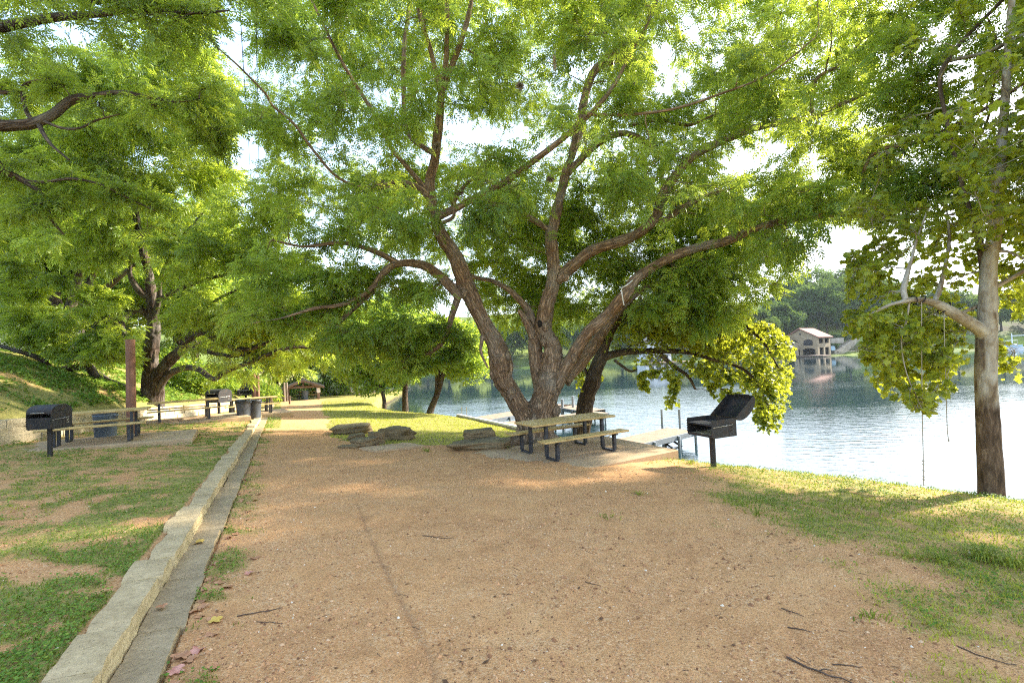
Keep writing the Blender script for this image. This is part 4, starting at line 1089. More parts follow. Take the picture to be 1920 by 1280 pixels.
for i, (px, py, s, mt, lab) in enumerate(LF):
    q, _ = hit(px, py); z = float(G(np.array([q[0]]), np.array([q[1]]), True)[0])
    if curb_u(q[0], q[1]) > 0: z = zpl(q[0], q[1]) + .025
    V, Fc = star_leaf(s * .50, i); o = mk('fallen_leaf', V, [Fc], M[mt]); o.location = (q[0], q[1], z + .012); o.rotation_euler = (0, 0, i * 1.7)
    tag(o, lab, 'leaf', 'fallen leaves by the gutter')
base = None
for i in range(46):
    y = rng.uniform(2.3, 8.5); u = -abs(rng.normal(0, .13)) - .03
    x = -.70 - .493 * y - u * 1.115
    z = float(G(np.array([x]), np.array([y]), True)[0])
    if base is None:
        V, Fc = star_leaf(.045, 99); base = mk('fallen_leaf', V, [Fc], M['litter']); o = base
    else: o = base.copy(); COL.objects.link(o)
    o.location = (x, y, z + .008); o.rotation_euler = (rng.uniform(-.3, .3), rng.uniform(-.3, .3), rng.uniform(0, 6)); s = rng.uniform(.5, 1.1); o.scale = (s, s, s)
    tag(o, 'small dry brown leaf among the weeds beside the gutter', 'leaf', 'small dry leaves along the gutter')
def twig(px, py, L, r, yaw, lab):
    q, _ = hit(px, py); k = 7; t = np.linspace(-.5, .5, k)
    x = q[0] + t * L * math.cos(yaw); y = q[1] + t * L * math.sin(yaw)
    off = rng.normal(0, .03 * L, k); x = x - off * math.sin(yaw); y = y + off * math.cos(yaw)
    z = G(x, y, True) + r * .9
    r = r * .7; V, Fq, _b = tube(np.stack([x, y, z], 1), np.linspace(r, r * .5, k), 6)
    if L > .3:
        V2, F2, _b = tube(np.stack([[x[3], x[3] + .1 * L * math.cos(yaw + .8), x[3] + .25 * L * math.cos(yaw + .6)], [y[3], y[3] + .1 * L * math.sin(yaw + .8), y[3] + .25 * L * math.sin(yaw + .6)], [z[3], z[3] + .01, z[3] + .004]], 1), np.array([r * .6, r * .5, r * .3]), 5)
        Fq = np.vstack([Fq, F2 + len(V)]); V = np.vstack([V, V2])
    o = mk('fallen_twig', V, [Fq], M['stick'], origin=(q[0], q[1], q[2])); o.location = q
    tag(o, lab, 'twig', 'twigs lying on the gravel')
twig(820, 1008, .36, .006, -.25, 'long dark twig lying across the gravel left of centre')
twig(1535, 1262, .32, .009, -.75, 'thick dark twig near the bottom edge, right of centre')
twig(1590, 1253, .16, .005, -.2, 'short straight twig at the bottom right of the gravel')
twig(1500, 1185, .14, .006, -.4, 'black twig lying in gravel before the bare patch on the right')
twig(1486, 1150, .15, .006, -.9, 'small dark twig on the right part of the gravel')
twig(1110, 1098, .12, .005, -.5, 'short brown twig in the middle of the gravel')
twig(1065, 994, .12, .004, 0, 'thin twig on the gravel in front of the picnic table')
twig(488, 1148, .28, .006, .55, 'pale straight stick lying near the gutter weeds')
twig(505, 1172, .18, .004, 0, 'thin dark twig close to the pale straight stick')
twig(1850, 1240, .25, .006, -.9, 'curved twig lying in the thin grass at the bottom right corner')
for i in range(40):
    px, py = rng.uniform(560, 1700), rng.uniform(930, 1270)
    twig(px, py, rng.uniform(.04, .1), .0025, rng.uniform(-1, 1), 'tiny brown twig fragment on the gravel')
#@@TREES
# ------------------------------------------------------------------ trees
LEAFT = {}
def _pinnate():
    V = []; 
    def lf(o, ang, L, w, dz):
        d = np.array([math.cos(ang), math.sin(ang), 0]); s = np.array([-d[1], d[0], 0]); o = np.array(o, float)
        V.extend([o, o + d * L * .45 + s * w + [0, 0, dz * .2], o + d * L + [0, 0, -dz], o + d * L * .45 - s * w + [0, 0, dz * .2]])
    for k, x in enumerate((.22, .42, .62, .80)):
        for sg in (-1, 1): lf((x + .03 * sg, 0, -.10 * x * x), sg * math.radians(58 - 8 * k), .38 - .02 * k, .058, .06)
    lf((.9, 0, -.09), 0, .36, .056, .06)
    return np.array(V), 4
def _palm():
    pts = [(0, 0), (.16, .30), (.02, .52), (.40, .40), (.62, .60), (.66, .30), (1.0, 0), (.66, -.30), (.62, -.60), (.40, -.40), (.02, -.52), (.16, -.30)]
    return np.array([(x, y, .10 * abs(y) - .12 * x * x) for x, y in pts]), 12
LEAFT['pinnate'] = _pinnate(); LEAFT['palm'] = _palm()
LEAFT['quad'] = (np.array([(0, 0, 0), (.45, .34, .06), (1, 0, -.12), (.5, -.34, .06)], float), 4)
LEAFT['tuft'] = (np.array([(0, 0, 0), (.45, .26, .06), (1, 0, -.12), (.5, -.24, .06), (.1, .1, 0), (.1, .55, .1), (.35, .95, -.1), (.42, .4, .0), (.1, -.1, 0), (.42, -.4, .1), (.3, -.95, -.12), (.0, -.5, .0)], float), 4)

def build_leaves(name, mat, parent, kind, pos, dirs, size, v, roll=.85):
    T, k = LEAFT[kind]; n = len(pos)
    d = dirs / (np.linalg.norm(dirs, axis=1)[:, None] + 1e-9)
    up = np.array([0, 0, 1.0]) + rng.normal(0, roll, (n, 3))
    s = np.cross(up, d); s /= np.linalg.norm(s, axis=1)[:, None] + 1e-9
    u = np.cross(d, s)
    sz = size[:, None, None]
    W = pos[:, None] + sz * (T[None, :, :1] * d[:, None] + T[None, :, 1:2] * s[:, None] + T[None, :, 2:] * u[:, None])
    m = len(T) // k
    idx = np.arange(n * m * k).reshape(n * m, k)
    vv = np.clip(np.repeat(v, m) + rng.normal(0, .06, n * m), 0, 1)
    return mk(name, W.reshape(-1, 3), [idx], mat, parent, origin=parent.location, attrs={'v': ('FACE', 'FLOAT', vv)}, smooth=False)

SKYHOLES = [(440, 62, 30, 62), (462, 275, 34, 42), (868, 226, 26, 16), (910, 238, 26, 14), (1238, 100, 24, 34), (1345, 110, 18, 20), (1300, 60, 20, 22), (1420, 70, 22, 18),
            (1525, 295, 20, 14), (1462, 270, 22, 10), (1368, 310, 22, 22), (1405, 355, 18, 12), (1760, 45, 30, 22), (1800, 125, 34, 24), (1735, 70, 16, 16), (1585, 440, 50, 22), (1280, 45, 16, 24),
            (660, 470, 22, 10), (690, 490, 18, 10), (1545, 310, 16, 20), (1340, 22, 22, 14), (1470, 135, 14, 12), (1850, 30, 18, 14), (1650, 20, 16, 12), (585, 400, 14, 10), (640, 360, 12, 9), (1290, 150, 16, 14), (1235, 180, 14, 12), (535, 285, 12, 10), (1690, 110, 12, 12)]
def in_holes(px, py, k=1.0):
    r = np.zeros(px.shape, bool)
    for (x, y, a, b) in SKYHOLES: r |= ((px - x) / (a * k)) ** 2 + ((py - y) / (b * k)) ** 2 < 1
    return r
OPEN_POLY = [(1412, 600), (1404, 572), (1440, 552), (1500, 532), (1524, 468), (1552, 436), (1640, 440), (1572, 482), (1600, 520), (1618, 600), (1650, 690), (1640, 760), (1480, 760), (1488, 640), (1440, 600)]

class Tree:
    ALL = []
    def __init__(s, name, label, cat, base, bark, leafmat, kind, group=None):
        s.root = thing(name, tuple(base), label, cat, group); s.bark = bark; s.leafmat = leafmat; s.kind = kind
        s.clear = .78; s.pad = 0; s.show = []; s.old = []; s.fat = []; s.thin = []; s.nodes = []; s.nr = []; s.L = []
    def limb(s, pts, rad, per=5, fat=None, jit=.0, old=False):
        p = catmull(pts, per); k = len(pts)
        r = np.interp(np.linspace(0, k - 1, len(p)), np.arange(k), rad)
        if jit: p[1:-1] += rng.normal(0, 1, (len(p) - 2, 3)) * r[1:-1, None] * jit
        fat = (max(rad) > .085) if fat is None else fat
        (s.fat if fat else s.thin).append((p, r))
        if old: s.old.append(id(p))
        s.nodes.append(p); s.nr.append(r)
        return p
    def limb_px(s, L, wscale=1.0, **k):
        """L: (px, py, depth, width px)"""
        return s.limb([P(a, b, d) for a, b, d, w in L], [w * .5 * wscale * d / 880 for a, b, d, w in L], **k)
    def grow(s, blobs, twigs=11, per=8, size=.26, keep=None, droop=.25, v0=.45, spread=1.0, sway=1.0):
        """each blob (centre, radii): a side branch from the nearest wood, twigs fanning out of it, leaves along the twigs"""
        nodes = np.vstack(s.nodes); nr = np.concatenate(s.nr)
        C = np.array([b[0] for b in blobs])
        rem = list(range(len(blobs)))
        D = np.array([np.min(np.linalg.norm(nodes - c, axis=1)) for c in C])
        for bi in np.argsort(D):
            c, Rr = blobs[bi]; Rr = np.asarray(Rr, float) * np.ones(3)
            dist = np.linalg.norm(nodes - c, axis=1) + np.maximum(0, .5 - 0 * nr) * (nodes[:, 2] > c[2] + .5)
            j = int(np.argmin(dist)); a = nodes[j]; L = np.linalg.norm(c - a)
            m = (a + c) / 2 + np.array([0, 0, .12 * L]) + rng.normal(0, .07 * L + .02, 3)
            t = np.linspace(0, 1, 7)[:, None]; q = (1 - t) ** 2 * a + 2 * t * (1 - t) * m + t * t * c
            q[1:-1] += rng.normal(0, .012 * L + .004, (5, 3))
            r0 = min(max(nr[j] * .65, .006), .010 + .011 * L); r = np.linspace(r0, .0045, 7)
            s.thin.append((q, r))
            nodes = np.vstack([nodes, q[2:]]); nr = np.concatenate([nr, r[2:]])
            n = max(3, int(twigs * rng.uniform(.75, 1.25)))
            g = rng.normal(0, 1, (n, 3)); g /= np.linalg.norm(g, axis=1)[:, None]; g *= rng.uniform(.45, 1, (n, 1)) ** .6
            E_ = c + g * Rr; st = q[rng.integers(3, 7, n)]
            mid = (st + E_) / 2 + np.array([0, 0, .10]) * np.linalg.norm(E_ - st, axis=1)[:, None] + rng.normal(0, .05, (n, 3)) * Rr
            E_[:, 2] -= droop * np.linalg.norm(E_ - st, axis=1) * .5
            vb = v0 + rng.normal(0, .15)
            tt = np.linspace(0, 1, 5)[None, :, None]
            Q = (1 - tt) ** 2 * st[:, None] + 2 * tt * (1 - tt) * mid[:, None] + tt * tt * E_[:, None]
            s.tw = getattr(s, 'tw', []); s.tw.append(Q)
            u = rng.uniform(.22, 1.0, (n, per)); u[:, 0] = 1.0; u = u[..., None]
            pos = (1 - u) ** 2 * st[:, None] + 2 * u * (1 - u) * mid[:, None] + u * u * E_[:, None]
            dr = 2 * (1 - u) * (mid - st)[:, None] + 2 * u * (E_ - mid)[:, None]; dr /= np.linalg.norm(dr, axis=2)[..., None] + 1e-9
            rd = rng.normal(0, .75, pos.shape); rd[..., 2] *= .5; rd[:, 0] *= .3
            dr = dr * .6 + rd; dr[..., 2] -= droop
            s.L.append((pos.reshape(-1, 3), dr.reshape(-1, 3), (size * rng.uniform(.55, 1.35, n * per)), vb + rng.normal(0, .14, n * per), keep))
    def finish(s, voxel=.04, disp=.018, sides=7, leafname='crown'):
        o = s.root.location; V = []; Fs = []; BK = []; nv = 0
        def add(v, f, b):
            nonlocal nv
            V.append(v); BK.append(b)
            for x in f: Fs.append(x + nv)
            nv += len(v)
        if s.fat:
            mb = MB(); segA = []; segB = []; segs = []; s0 = 0
            for p, r in s.fat:
                n = 14; v, fq, _ = tube(p, r, n); mb.add(v, [fq, np.arange(n)[::-1][None], (np.arange(n) + n * (len(p) - 1))[None]])
                sl = (4.0 if segA else 0.0) + np.concatenate([[0], np.cumsum(np.linalg.norm(np.diff(p, axis=0), axis=1))])
                segA.append(p[:-1]); segB.append(p[1:]); segs.append(np.stack([sl[:-1], sl[1:], r[:-1], r[1:]], 1))
            t = mb.build('tmp', None, None); md = t.modifiers.new('r', 'REMESH'); md.mode = 'VOXEL'; md.voxel_size = voxel; md.use_smooth_shade = True
            sm = t.modifiers.new('s', 'SMOOTH'); sm.iterations = 3; sm.factor = .5
            dg = bpy.context.evaluated_depsgraph_get(); ev = t.evaluated_get(dg); me = ev.to_mesh()
            n = len(me.vertices); co = np.empty(n * 3, np.float32); me.vertices.foreach_get('co', co); co = co.reshape(-1, 3).astype(float)
            no = np.empty(n * 3, np.float32); me.vertex_normals.foreach_get('vector', no); no = no.reshape(-1, 3)
            li = np.empty(len(me.loops), np.int32); me.loops.foreach_get('vertex_index', li); fq = li.reshape(-1, 4)
            ev.to_mesh_clear(); bpy.data.objects.remove(t)
            A = np.vstack(segA); B = np.vstack(segB); S = np.vstack(segs); bk = np.empty_like(co); rv = np.ones(n)
            for i in range(0, n, 4000):
                x = co[i:i + 4000][:, None]; d = (B - A)[None]; tt = np.clip(((x - A) * d).sum(2) / ((d * d).sum(2) + 1e-9), 0, 1)
                off = x - A - tt[..., None] * d; rr = S[None, :, 2] * (1 - tt) + S[None, :, 3] * tt
                k = np.argmin(np.linalg.norm(off, axis=2) / rr, axis=1); ii = np.arange(len(k))
                T = (B - A)[k]; T /= np.linalg.norm(T, axis=1)[:, None] + 1e-9
                e1 = np.cross(T, np.array([.3, 1, .15])); e1 /= np.linalg.norm(e1, axis=1)[:, None]; e2 = np.cross(T, e1)
                of = off[ii, k]; sv = S[k, 0] * (1 - tt[ii, k]) + S[k, 1] * tt[ii, k]
                rv[i:i + 4000] = rr[ii, k]; bk[i:i + 4000] = np.stack([(of * e1).sum(1), (of * e2).sum(1), sv], 1)
            h = 1.1 * (.55 - 2.2 * np.abs(fbm(bk[:, 0] * 7.5, bk[:, 1] * 7.5, bk[:, 2] * 1.5, 2)) ** .8) + .35 * fbm(bk[:, 0] * 22, bk[:, 1] * 22, bk[:, 2] * 5, 2) + 1.1 * fbm(co[:, 0] * 1.8, co[:, 1] * 1.8, co[:, 2] * 1.8, 2)
            co = co + no * (disp * h * np.clip(rv / .30, .22, 1))[:, None]
            add(co, [fq], bk)
        for p, r in s.thin:
            v, fq, b = tube(p, r, sides if r[0] > .02 else 5); add(v, [fq], b * np.array([1, 1, .25 if id(p) in s.old else 1]) + np.array([0, 0, 0 if id(p) in s.old else 4.0]))
        if getattr(s, 'tw', None):
            Q = np.concatenate(s.tw); n = len(Q); T = Q[:, -1] - Q[:, 0]; T /= np.linalg.norm(T, axis=1)[:, None] + 1e-9
            e1 = np.cross(T, rng.normal(0, 1, (n, 3))); e1 /= np.linalg.norm(e1, axis=1)[:, None] + 1e-9; e2 = np.cross(T, e1)
            rad = np.array([.0042, .0036, .003, .0024, .0014]); th = np.arange(3) * 2.094
            ring = rad[None, :, None, None] * (np.cos(th)[None, None, :, None] * e1[:, None, None] + np.sin(th)[None, None, :, None] * e2[:, None, None])
            W = Q[:, :, None] + ring; gf = grid_faces(5, 3, True)
            add(W.reshape(-1, 3), [(gf[None] + 15 * np.arange(n)[:, None, None]).reshape(-1, 4)], np.tile(np.array([0, 0, 1.]), (n * 15, 1)) * rng.uniform(4, 7, (n * 15, 1)))
        mk('trunk', np.vstack(V), [np.concatenate(Fs)], s.bark, s.root, origin=o, attrs={'bark': ('POINT', 'FLOAT_VECTOR', np.vstack(BK))})
        pos = np.vstack([a[0] for a in s.L]); dr = np.vstack([a[1] for a in s.L]); sz = np.concatenate([a[2] for a in s.L]); v = np.concatenate([a[3] for a in s.L])
        kp = np.concatenate([(a[4](a[0]) if a[4] else np.ones(len(a[0]), bool)) for a in s.L])
        zb = np.full((330, 500), -1.0)
        mine = s.fat + [a for a in s.thin if a[1].max() > .022]
        Tree.ALL += s.show
        for p, r in mine + [a for a in Tree.ALL if not any(a is b for b in mine)]:
            q = catmull(p, 3); rr = np.interp(np.linspace(0, 1, len(q)), np.linspace(0, 1, len(p)), r); qx, qy, qd = proj(q)
            for x, y, d, w in zip(qx, qy, qd, rr):
                if d < 1: continue
                k = int((w * 880 / d * 1.1 + 3) / 4) + (1 if w * 880 / d > 4 else 0) + s.pad; i, j = int((y + 20) / 4), int((x + 40) / 4)
                if -k <= i < 330 + k and -k <= j < 500 + k:
                    a = zb[max(0, i - k):i + k + 1, max(0, j - k):j + k + 1]; np.maximum(a, d + w, out=a)
        px, py, d = proj(pos); i = np.clip(((py + 20) / 4).astype(int), 0, 329); j = np.clip(((px + 40) / 4).astype(int), 0, 499)
        kp &= ~((d > 0) & (py > -20) & (py < 1290) & (px > -40) & (px < 1950) & (d < zb[i, j]) & (rng.uniform(0, 1, len(d)) < s.clear))
        pos, dr, sz, v = pos[kp], dr[kp], sz[kp], v[kp]
        build_leaves(leafname, s.leafmat, s.root, s.kind, pos, dr, sz, v)
        return s.root

def blobs_in(poly, n, dlo, dhi, r, avoid=None, sep=.55, flat=.62, tries=40):
    poly = np.array(poly, float); lo = poly.min(0); hi = poly.max(0); out = []; pts = []
    k = 0
    while len(out) < n and k < n * tries:
        k += 1
        x, y = rng.uniform(lo, hi)
        if not inpoly(np.array([x]), np.array([y]), poly)[0]: continue
        if in_holes(np.array([x]), np.array([y]), 1.25)[0]: continue
        if avoid is not None and avoid(x, y): continue
        d = rng.uniform(dlo, dhi) if not callable(dlo) else dlo(x, y)
        c = P(x, y, d); rr = r * rng.uniform(.75, 1.3)
        if pts and min(np.linalg.norm(np.array(pts) - c, axis=1)) < sep * rr: continue
        pts.append(c); out.append((c, np.array([rr, rr, rr * flat])))
    return out
def offscreen(n, c, R, r, flat=.6, margin=60):
    out = []; k = 0
    while len(out) < n and k < n * 40:
        k += 1
        g = rng.normal(0, 1, 3); g *= rng.uniform(.55, 1) / np.linalg.norm(g); p = np.array(c) + g * np.array(R)
        x, y, d = proj(p[None]); 
        if d[0] > 0 and -margin < x[0] < 1920 + margin and -margin < y[0] < 1400: continue
        if p[2] < 3: continue
        rr = r * rng.uniform(.8, 1.25); out.append((p, np.array([rr, rr, rr * flat])))
    return out
def keep_holes(V):
    px, py, d = proj(V); j = 8 * noise3(px * .05, py * .05, 3.3)
    return ~in_holes(px + j, py + j, 1.0) & ~(inpoly(px + j, py + j, OPEN_POLY) & (d > 0))

# ---- A: the big multi-stemmed tree behind the near picnic table
def zg(p): return gp(p[0], p[1])
Ab = P(1004, 828, 13.0); Ab = zg(Ab)
A = Tree('elm_tree', 'big spreading tree with thick rough brown stems fanning out right behind the nearest picnic table', 'tree', Ab, M['barkA'], M['leafA'], 'pinnate')
Ab = np.array(Ab)
def flare(t, px_base, w):
    pass
A.limb([Ab + [-.05, 0, -.5], Ab + [-.10, 0, .1], P(985, 785, 13.0), P(966, 745, 12.95), P(944, 712, 12.95), P(940, 682, 12.9), P(932, 648, 12.9), P(915, 620, 12.85), P(905, 600, 12.8), P(888, 566, 12.75), P(873, 531, 12.7), P(854, 483, 12.6), P(833, 449, 12.5), P(820, 422, 12.45), P(806, 372, 12.4)],
       [x * .88 for x in (.70, .44, .36, .31, .33, .36, .31, .28, .26, .25, .26, .23, .20, .18, .15)], jit=.03)
A.limb([Ab + [.15, .1, -.5], Ab + [.08, .1, .1], P(1014, 780, 13.1), P(1021, 745, 13.1), P(1030, 715, 13.1), P(1036, 682, 13.1), P(1036, 648, 13.2), P(1020, 615, 13.3), P(1026, 566, 13.3), P(1037, 531, 13.4), P(1036, 483, 13.5), P(1034, 449, 13.6), P(1038, 425, 13.7), P(1047, 380, 13.8), P(1062, 322, 14), P(1076, 285, 14.2), P(1092, 230, 14.4), P(1100, 160, 14.6)],
       [x * .88 for x in (.74, .52, .45, .42, .42, .36, .30, .28, .25, .23, .22, .21, .19, .17, .15, .13, .10, .07)], jit=.03)
A.limb_px(wscale=.86, L=[(1012, 735, 13.25, 30), (1006, 690, 13.3, 34), (1003, 648, 13.4, 30), (998, 610, 13.5, 24), (988, 578, 13.6, 18), (960, 548, 13.8, 15), (925, 527, 14.0, 12), (890, 520, 14.3, 9), (850, 500, 14.6, 6)])
A.limb_px(wscale=.86, L=[(1000, 635, 13.4, 22), (986, 602, 13.3, 17), (972, 580, 13.2, 10)])
A.limb_px(wscale=.86, L=[(1042, 722, 13.0, 34), (1058, 692, 12.9, 30), (1070, 672, 12.85, 29), (1104, 622, 12.6, 28), (1138, 592, 12.5, 26), (1173, 552, 12.2, 30), (1196, 520, 12.1, 21), (1250, 486, 12.0, 22), (1305, 466, 11.9, 21), (1360, 452, 11.8, 20), (1420, 428, 11.6, 17), (1480, 412, 11.4, 16), (1560, 402, 11.2, 15), (1640, 405, 11, 13), (1710, 408, 10.8, 10), (1790, 402, 10.6, 6)])
A.limb_px(wscale=.86, L=[(1055, 712, 13.3, 38), (1088, 676, 13.5, 32), (1118, 640, 13.8, 28), (1150, 595, 14.2, 22), (1200, 545, 14.6, 14), (1260, 520, 15, 8)])
A.limb_px(wscale=.86, L=[(1045, 525, 13.4, 26), (1075, 497, 13.4, 27), (1110, 470, 13.3, 25), (1155, 455, 13.2, 24), (1200, 436, 13.1, 23), (1232, 404, 13.0, 22), (1243, 365, 12.9, 21), (1268, 328, 12.8, 20), (1305, 290, 12.6, 19), (1360, 262, 12.5, 18), (1430, 236, 12.4, 16), (1520, 222, 12.2, 13), (1562, 202, 12.1, 12), (1612, 180, 12, 9), (1690, 140, 11.8, 5)])
A.limb_px(wscale=.86, L=[(1240, 420, 13, 17), (1275, 392, 13, 15), (1330, 366, 13, 12), (1414, 348, 13, 8)])
A.limb_px(wscale=.86, L=[(864, 560, 12.7, 26), (832, 524, 12.6, 21), (795, 498, 12.4, 19), (748, 494, 12.2, 17), (718, 512, 12, 16), (692, 545, 11.8, 14), (645, 570, 11.6, 11), (590, 578, 11.4, 9), (530, 596, 11.2, 6), (470, 606, 11, 4)])
A.limb_px(wscale=.86, L=[(748, 494, 12.2, 14), (700, 470, 12.1, 12), (640, 455, 12, 9), (570, 462, 11.9, 6), (510, 450, 11.8, 4)])
A.limb_px(wscale=.86, L=[(700, 545, 11.9, 13), (672, 570, 12, 11), (640, 600, 12.1, 10), (612, 625, 12.2, 6)])
A.limb_px(wscale=.86, L=[(858, 560, 12.7, 17), (845, 600, 12.7, 13), (836, 632, 12.8, 11), (815, 655, 12.9, 10), (785, 668, 13, 9), (764, 682, 13.1, 7), (752, 697, 13.1, 4)], fat=False)
A.limb_px(wscale=.86, L=[(905, 630, 12.8, 10), (902, 660, 12.6, 7), (915, 690, 12.5, 4)])
# upper stems from the left stem
A.limb_px(wscale=.86, L=[(810, 400, 12.4, 30), (808, 365, 12.3, 26), (806, 340, 12.2, 22), (815, 300, 12.0, 20), (822, 240, 11.7, 19), (828, 180, 11.4, 17), (836, 120, 11.2, 13), (838, 50, 11, 11), (838, -40, 10.7, 10), (842, -200, 10.4, 6)], fat=True)
A.limb_px(wscale=.86, L=[(829, 170, 11.4, 14), (860, 90, 11.3, 13), (878, 30, 11.2, 11), (886, -20, 11.1, 9), (900, -160, 11, 5)], fat=False)
A.limb_px(wscale=.86, L=[(824, 165, 11.4, 11), (806, 90, 11.1, 10), (785, 20, 10.9, 9), (775, -60, 10.7, 7), (760, -180, 10.5, 4)], fat=False)
A.limb_px(wscale=.86, L=[(815, 290, 12, 12), (765, 250, 12.4, 10), (757, 170, 12.5, 11), (758, 90, 12.6, 10), (768, 0, 12.7, 9), (772, -120, 12.8, 5)], fat=False)
A.limb_px(wscale=.86, L=[(806, 370, 12.3, 20), (785, 352, 12.1, 14), (748, 341, 11.9, 10), (708, 348, 11.7, 6)], fat=False)
A.limb_px(wscale=.86, L=[(806, 365, 12.3, 16), (790, 345, 12.2, 12), (752, 300, 12.0, 10), (734, 279, 11.9, 9), (704, 218, 11.7, 8), (674, 171, 11.5, 8), (640, 114, 11.3, 7), (605, 44, 11.1, 6), (581, -10, 10.9, 5), (560, -80, 10.8, 3)], fat=False)
A.limb_px(wscale=.86, L=[(770, 350, 12.1, 9), (700, 352, 11.7, 7), (638, 336, 11.3, 6), (590, 285, 11, 6), (551, 232, 10.8, 5.5), (511, 198, 10.6, 5), (497, 175, 10.5, 4.5), (447, 124, 10.2, 4), (403, 84, 10, 3), (366, 34, 9.8, 2)], fat=False)
A.limb_px(wscale=.86, L=[(822, 405, 12.4, 20), (860, 388, 12.2, 15), (900, 366, 12, 15), (945, 342, 11.8, 15), (1000, 302, 11.5, 14), (1050, 264, 11.3, 13), (1102, 218, 11, 12), (1148, 165, 10.8, 9), (1185, 95, 10.6, 7), (1222, 30, 10.5, 5), (1245, -40, 10.4, 3)], fat=False)
A.limb_px(wscale=.86, L=[(1105, 215, 11, 7), (1180, 215, 10.9, 6.5), (1260, 205, 10.8, 6), (1340, 180, 10.6, 5), (1440, 140, 10.4, 4), (1530, 70, 10.2, 3)], fat=False)
A.limb_px(wscale=.86, L=[(845, 400, 12.3, 12), (858, 365, 12.1, 9), (890, 330, 11.9, 7), (920, 292, 11.8, 5)], fat=False)
A.limb_px(wscale=.86, L=[(826, 420, 12.4, 10), (850, 405, 12.2, 7), (852, 372, 12.1, 6), (862, 330, 12, 4)], fat=False)
A.limb_px(wscale=.86, L=[(1060, 330, 14, 16), (1120, 270, 14, 16), (1170, 250, 14, 14), (1215, 270, 14, 12), (1235, 300, 14.1, 8)], fat=False)
A.limb_px(wscale=.86, L=[(1072, 290, 14.2, 16), (1110, 140, 14, 18), (1160, 108, 13.8, 17), (1195, 80, 13.6, 14), (1215, 40, 13.5, 10), (1240, -30, 13.4, 6)], fat=False)
A.limb_px(wscale=.86, L=[(1140, 120, 13.9, 10), (1134, 60, 13.8, 9), (1128, 20, 13.8, 8), (1130, -50, 13.7, 5)], fat=False)
A.limb_px(wscale=.86, L=[(1040, 440, 13.6, 12), (1005, 415, 13.8, 14), (965, 398, 14, 10), (940, 420, 14.1, 6)], fat=False)
A.limb_px(wscale=.86, L=[(1180, 235, 14, 8), (1240, 225, 13.8, 9), (1290, 235, 13.6, 7), (1340, 215, 13.4, 4)], fat=False)
A.limb_px(wscale=.86, L=[(1600, 404, 11.1, 10), (1618, 360, 10.8, 9), (1622, 315, 10.4, 8.5), (1645, 283, 10, 8), (1692, 272, 9.7, 9), (1735, 262, 9.4, 8), (1800, 230, 9, 8), (1870, 190, 8.7, 8), (1925, 152, 8.5, 7), (2000, 100, 8.3, 4)], fat=False)
A.limb_px(wscale=.86, L=[(1735, 262, 9.4, 6), (1740, 215, 9.2, 5), (1760, 175, 9, 4)], fat=False)
A.limb_px(wscale=.86, L=[(1800, 405, 10.6, 7), (1800, 350, 10, 6), (1812, 300, 9.6, 5), (1850, 230, 9.2, 5), (1865, 150, 9, 4), (1870, 85, 8.8, 4), (1850, 30, 8.7, 3)], fat=False)
A.limb_px(wscale=.86, L=[(1520, 222, 12.2, 9), (1530, 150, 12.1, 7), (1580, 120, 12, 6), (1612, 80, 11.9, 4)], fat=False)
def stemzone(x, y): return inpoly(np.array([x]), np.array([y]), [(800, 380), (870, 380), (930, 500), (980, 560), (1000, 400), (1080, 300), (1120, 300), (1080, 480), (1240, 440), (1260, 480), (1100, 660), (1060, 780), (960, 790), (840, 560)])[0]
pA = [(395, -60), (1500, -60), (1600, 60), (1650, 300), (1640, 420), (1530, 440), (1490, 520), (1400, 555), (1300, 540), (1180, 500), (1000, 480), (860, 430), (760, 470), (640, 430), (520, 420), (480, 330), (420, 180)]
bl = blobs_in(pA, 105, 9.2, 11.8, .80, stemzone)
bl += blobs_in(pA, 330, 12.6, 19, 1.15, sep=.42)
bl += blobs_in([(1120, -40), (1640, -40), (1660, 420), (1240, 430), (1100, 250)], 70, 11, 17, .85, sep=.3)
bl += blobs_in([(470, 430), (720, 420), (840, 520), (830, 640), (740, 690), (640, 640), (560, 610), (460, 600)], 46, 10.8, 13.5, .62, stemzone)
bl += blobs_in([(880, 420), (1180, 330), (1420, 380), (1480, 480), (1300, 560), (1180, 620), (1100, 600), (980, 600), (900, 560)], 120, 14.4, 18.5, .8)
bl += blobs_in([(640, 330), (900, 300), (1100, 380), (1480, 420), (1420, 520), (1250, 600), (1000, 640), (860, 560), (720, 500)], 90, 15, 19.5, .85)
bl += blobs_in([(1190, 480), (1300, 470), (1400, 540), (1330, 620), (1200, 600)], 26, 11.4, 12.8, .5)
bl += blobs_in([(1480, 0), (1930, -40), (1930, 420), (1640, 430), (1560, 200)], 44, 8.4, 11.5, .68)
bl += blobs_in([(745, 640), (870, 600), (875, 665), (800, 700), (745, 700)], 12, 12.4, 13.2, .30)
bl += offscreen(26, (1.5, 14.5, 10), (9.5, 7, 4.0), 1.0)
A.grow(bl, 15, 10, .27, keep_holes, v0=.50, droop=.32)
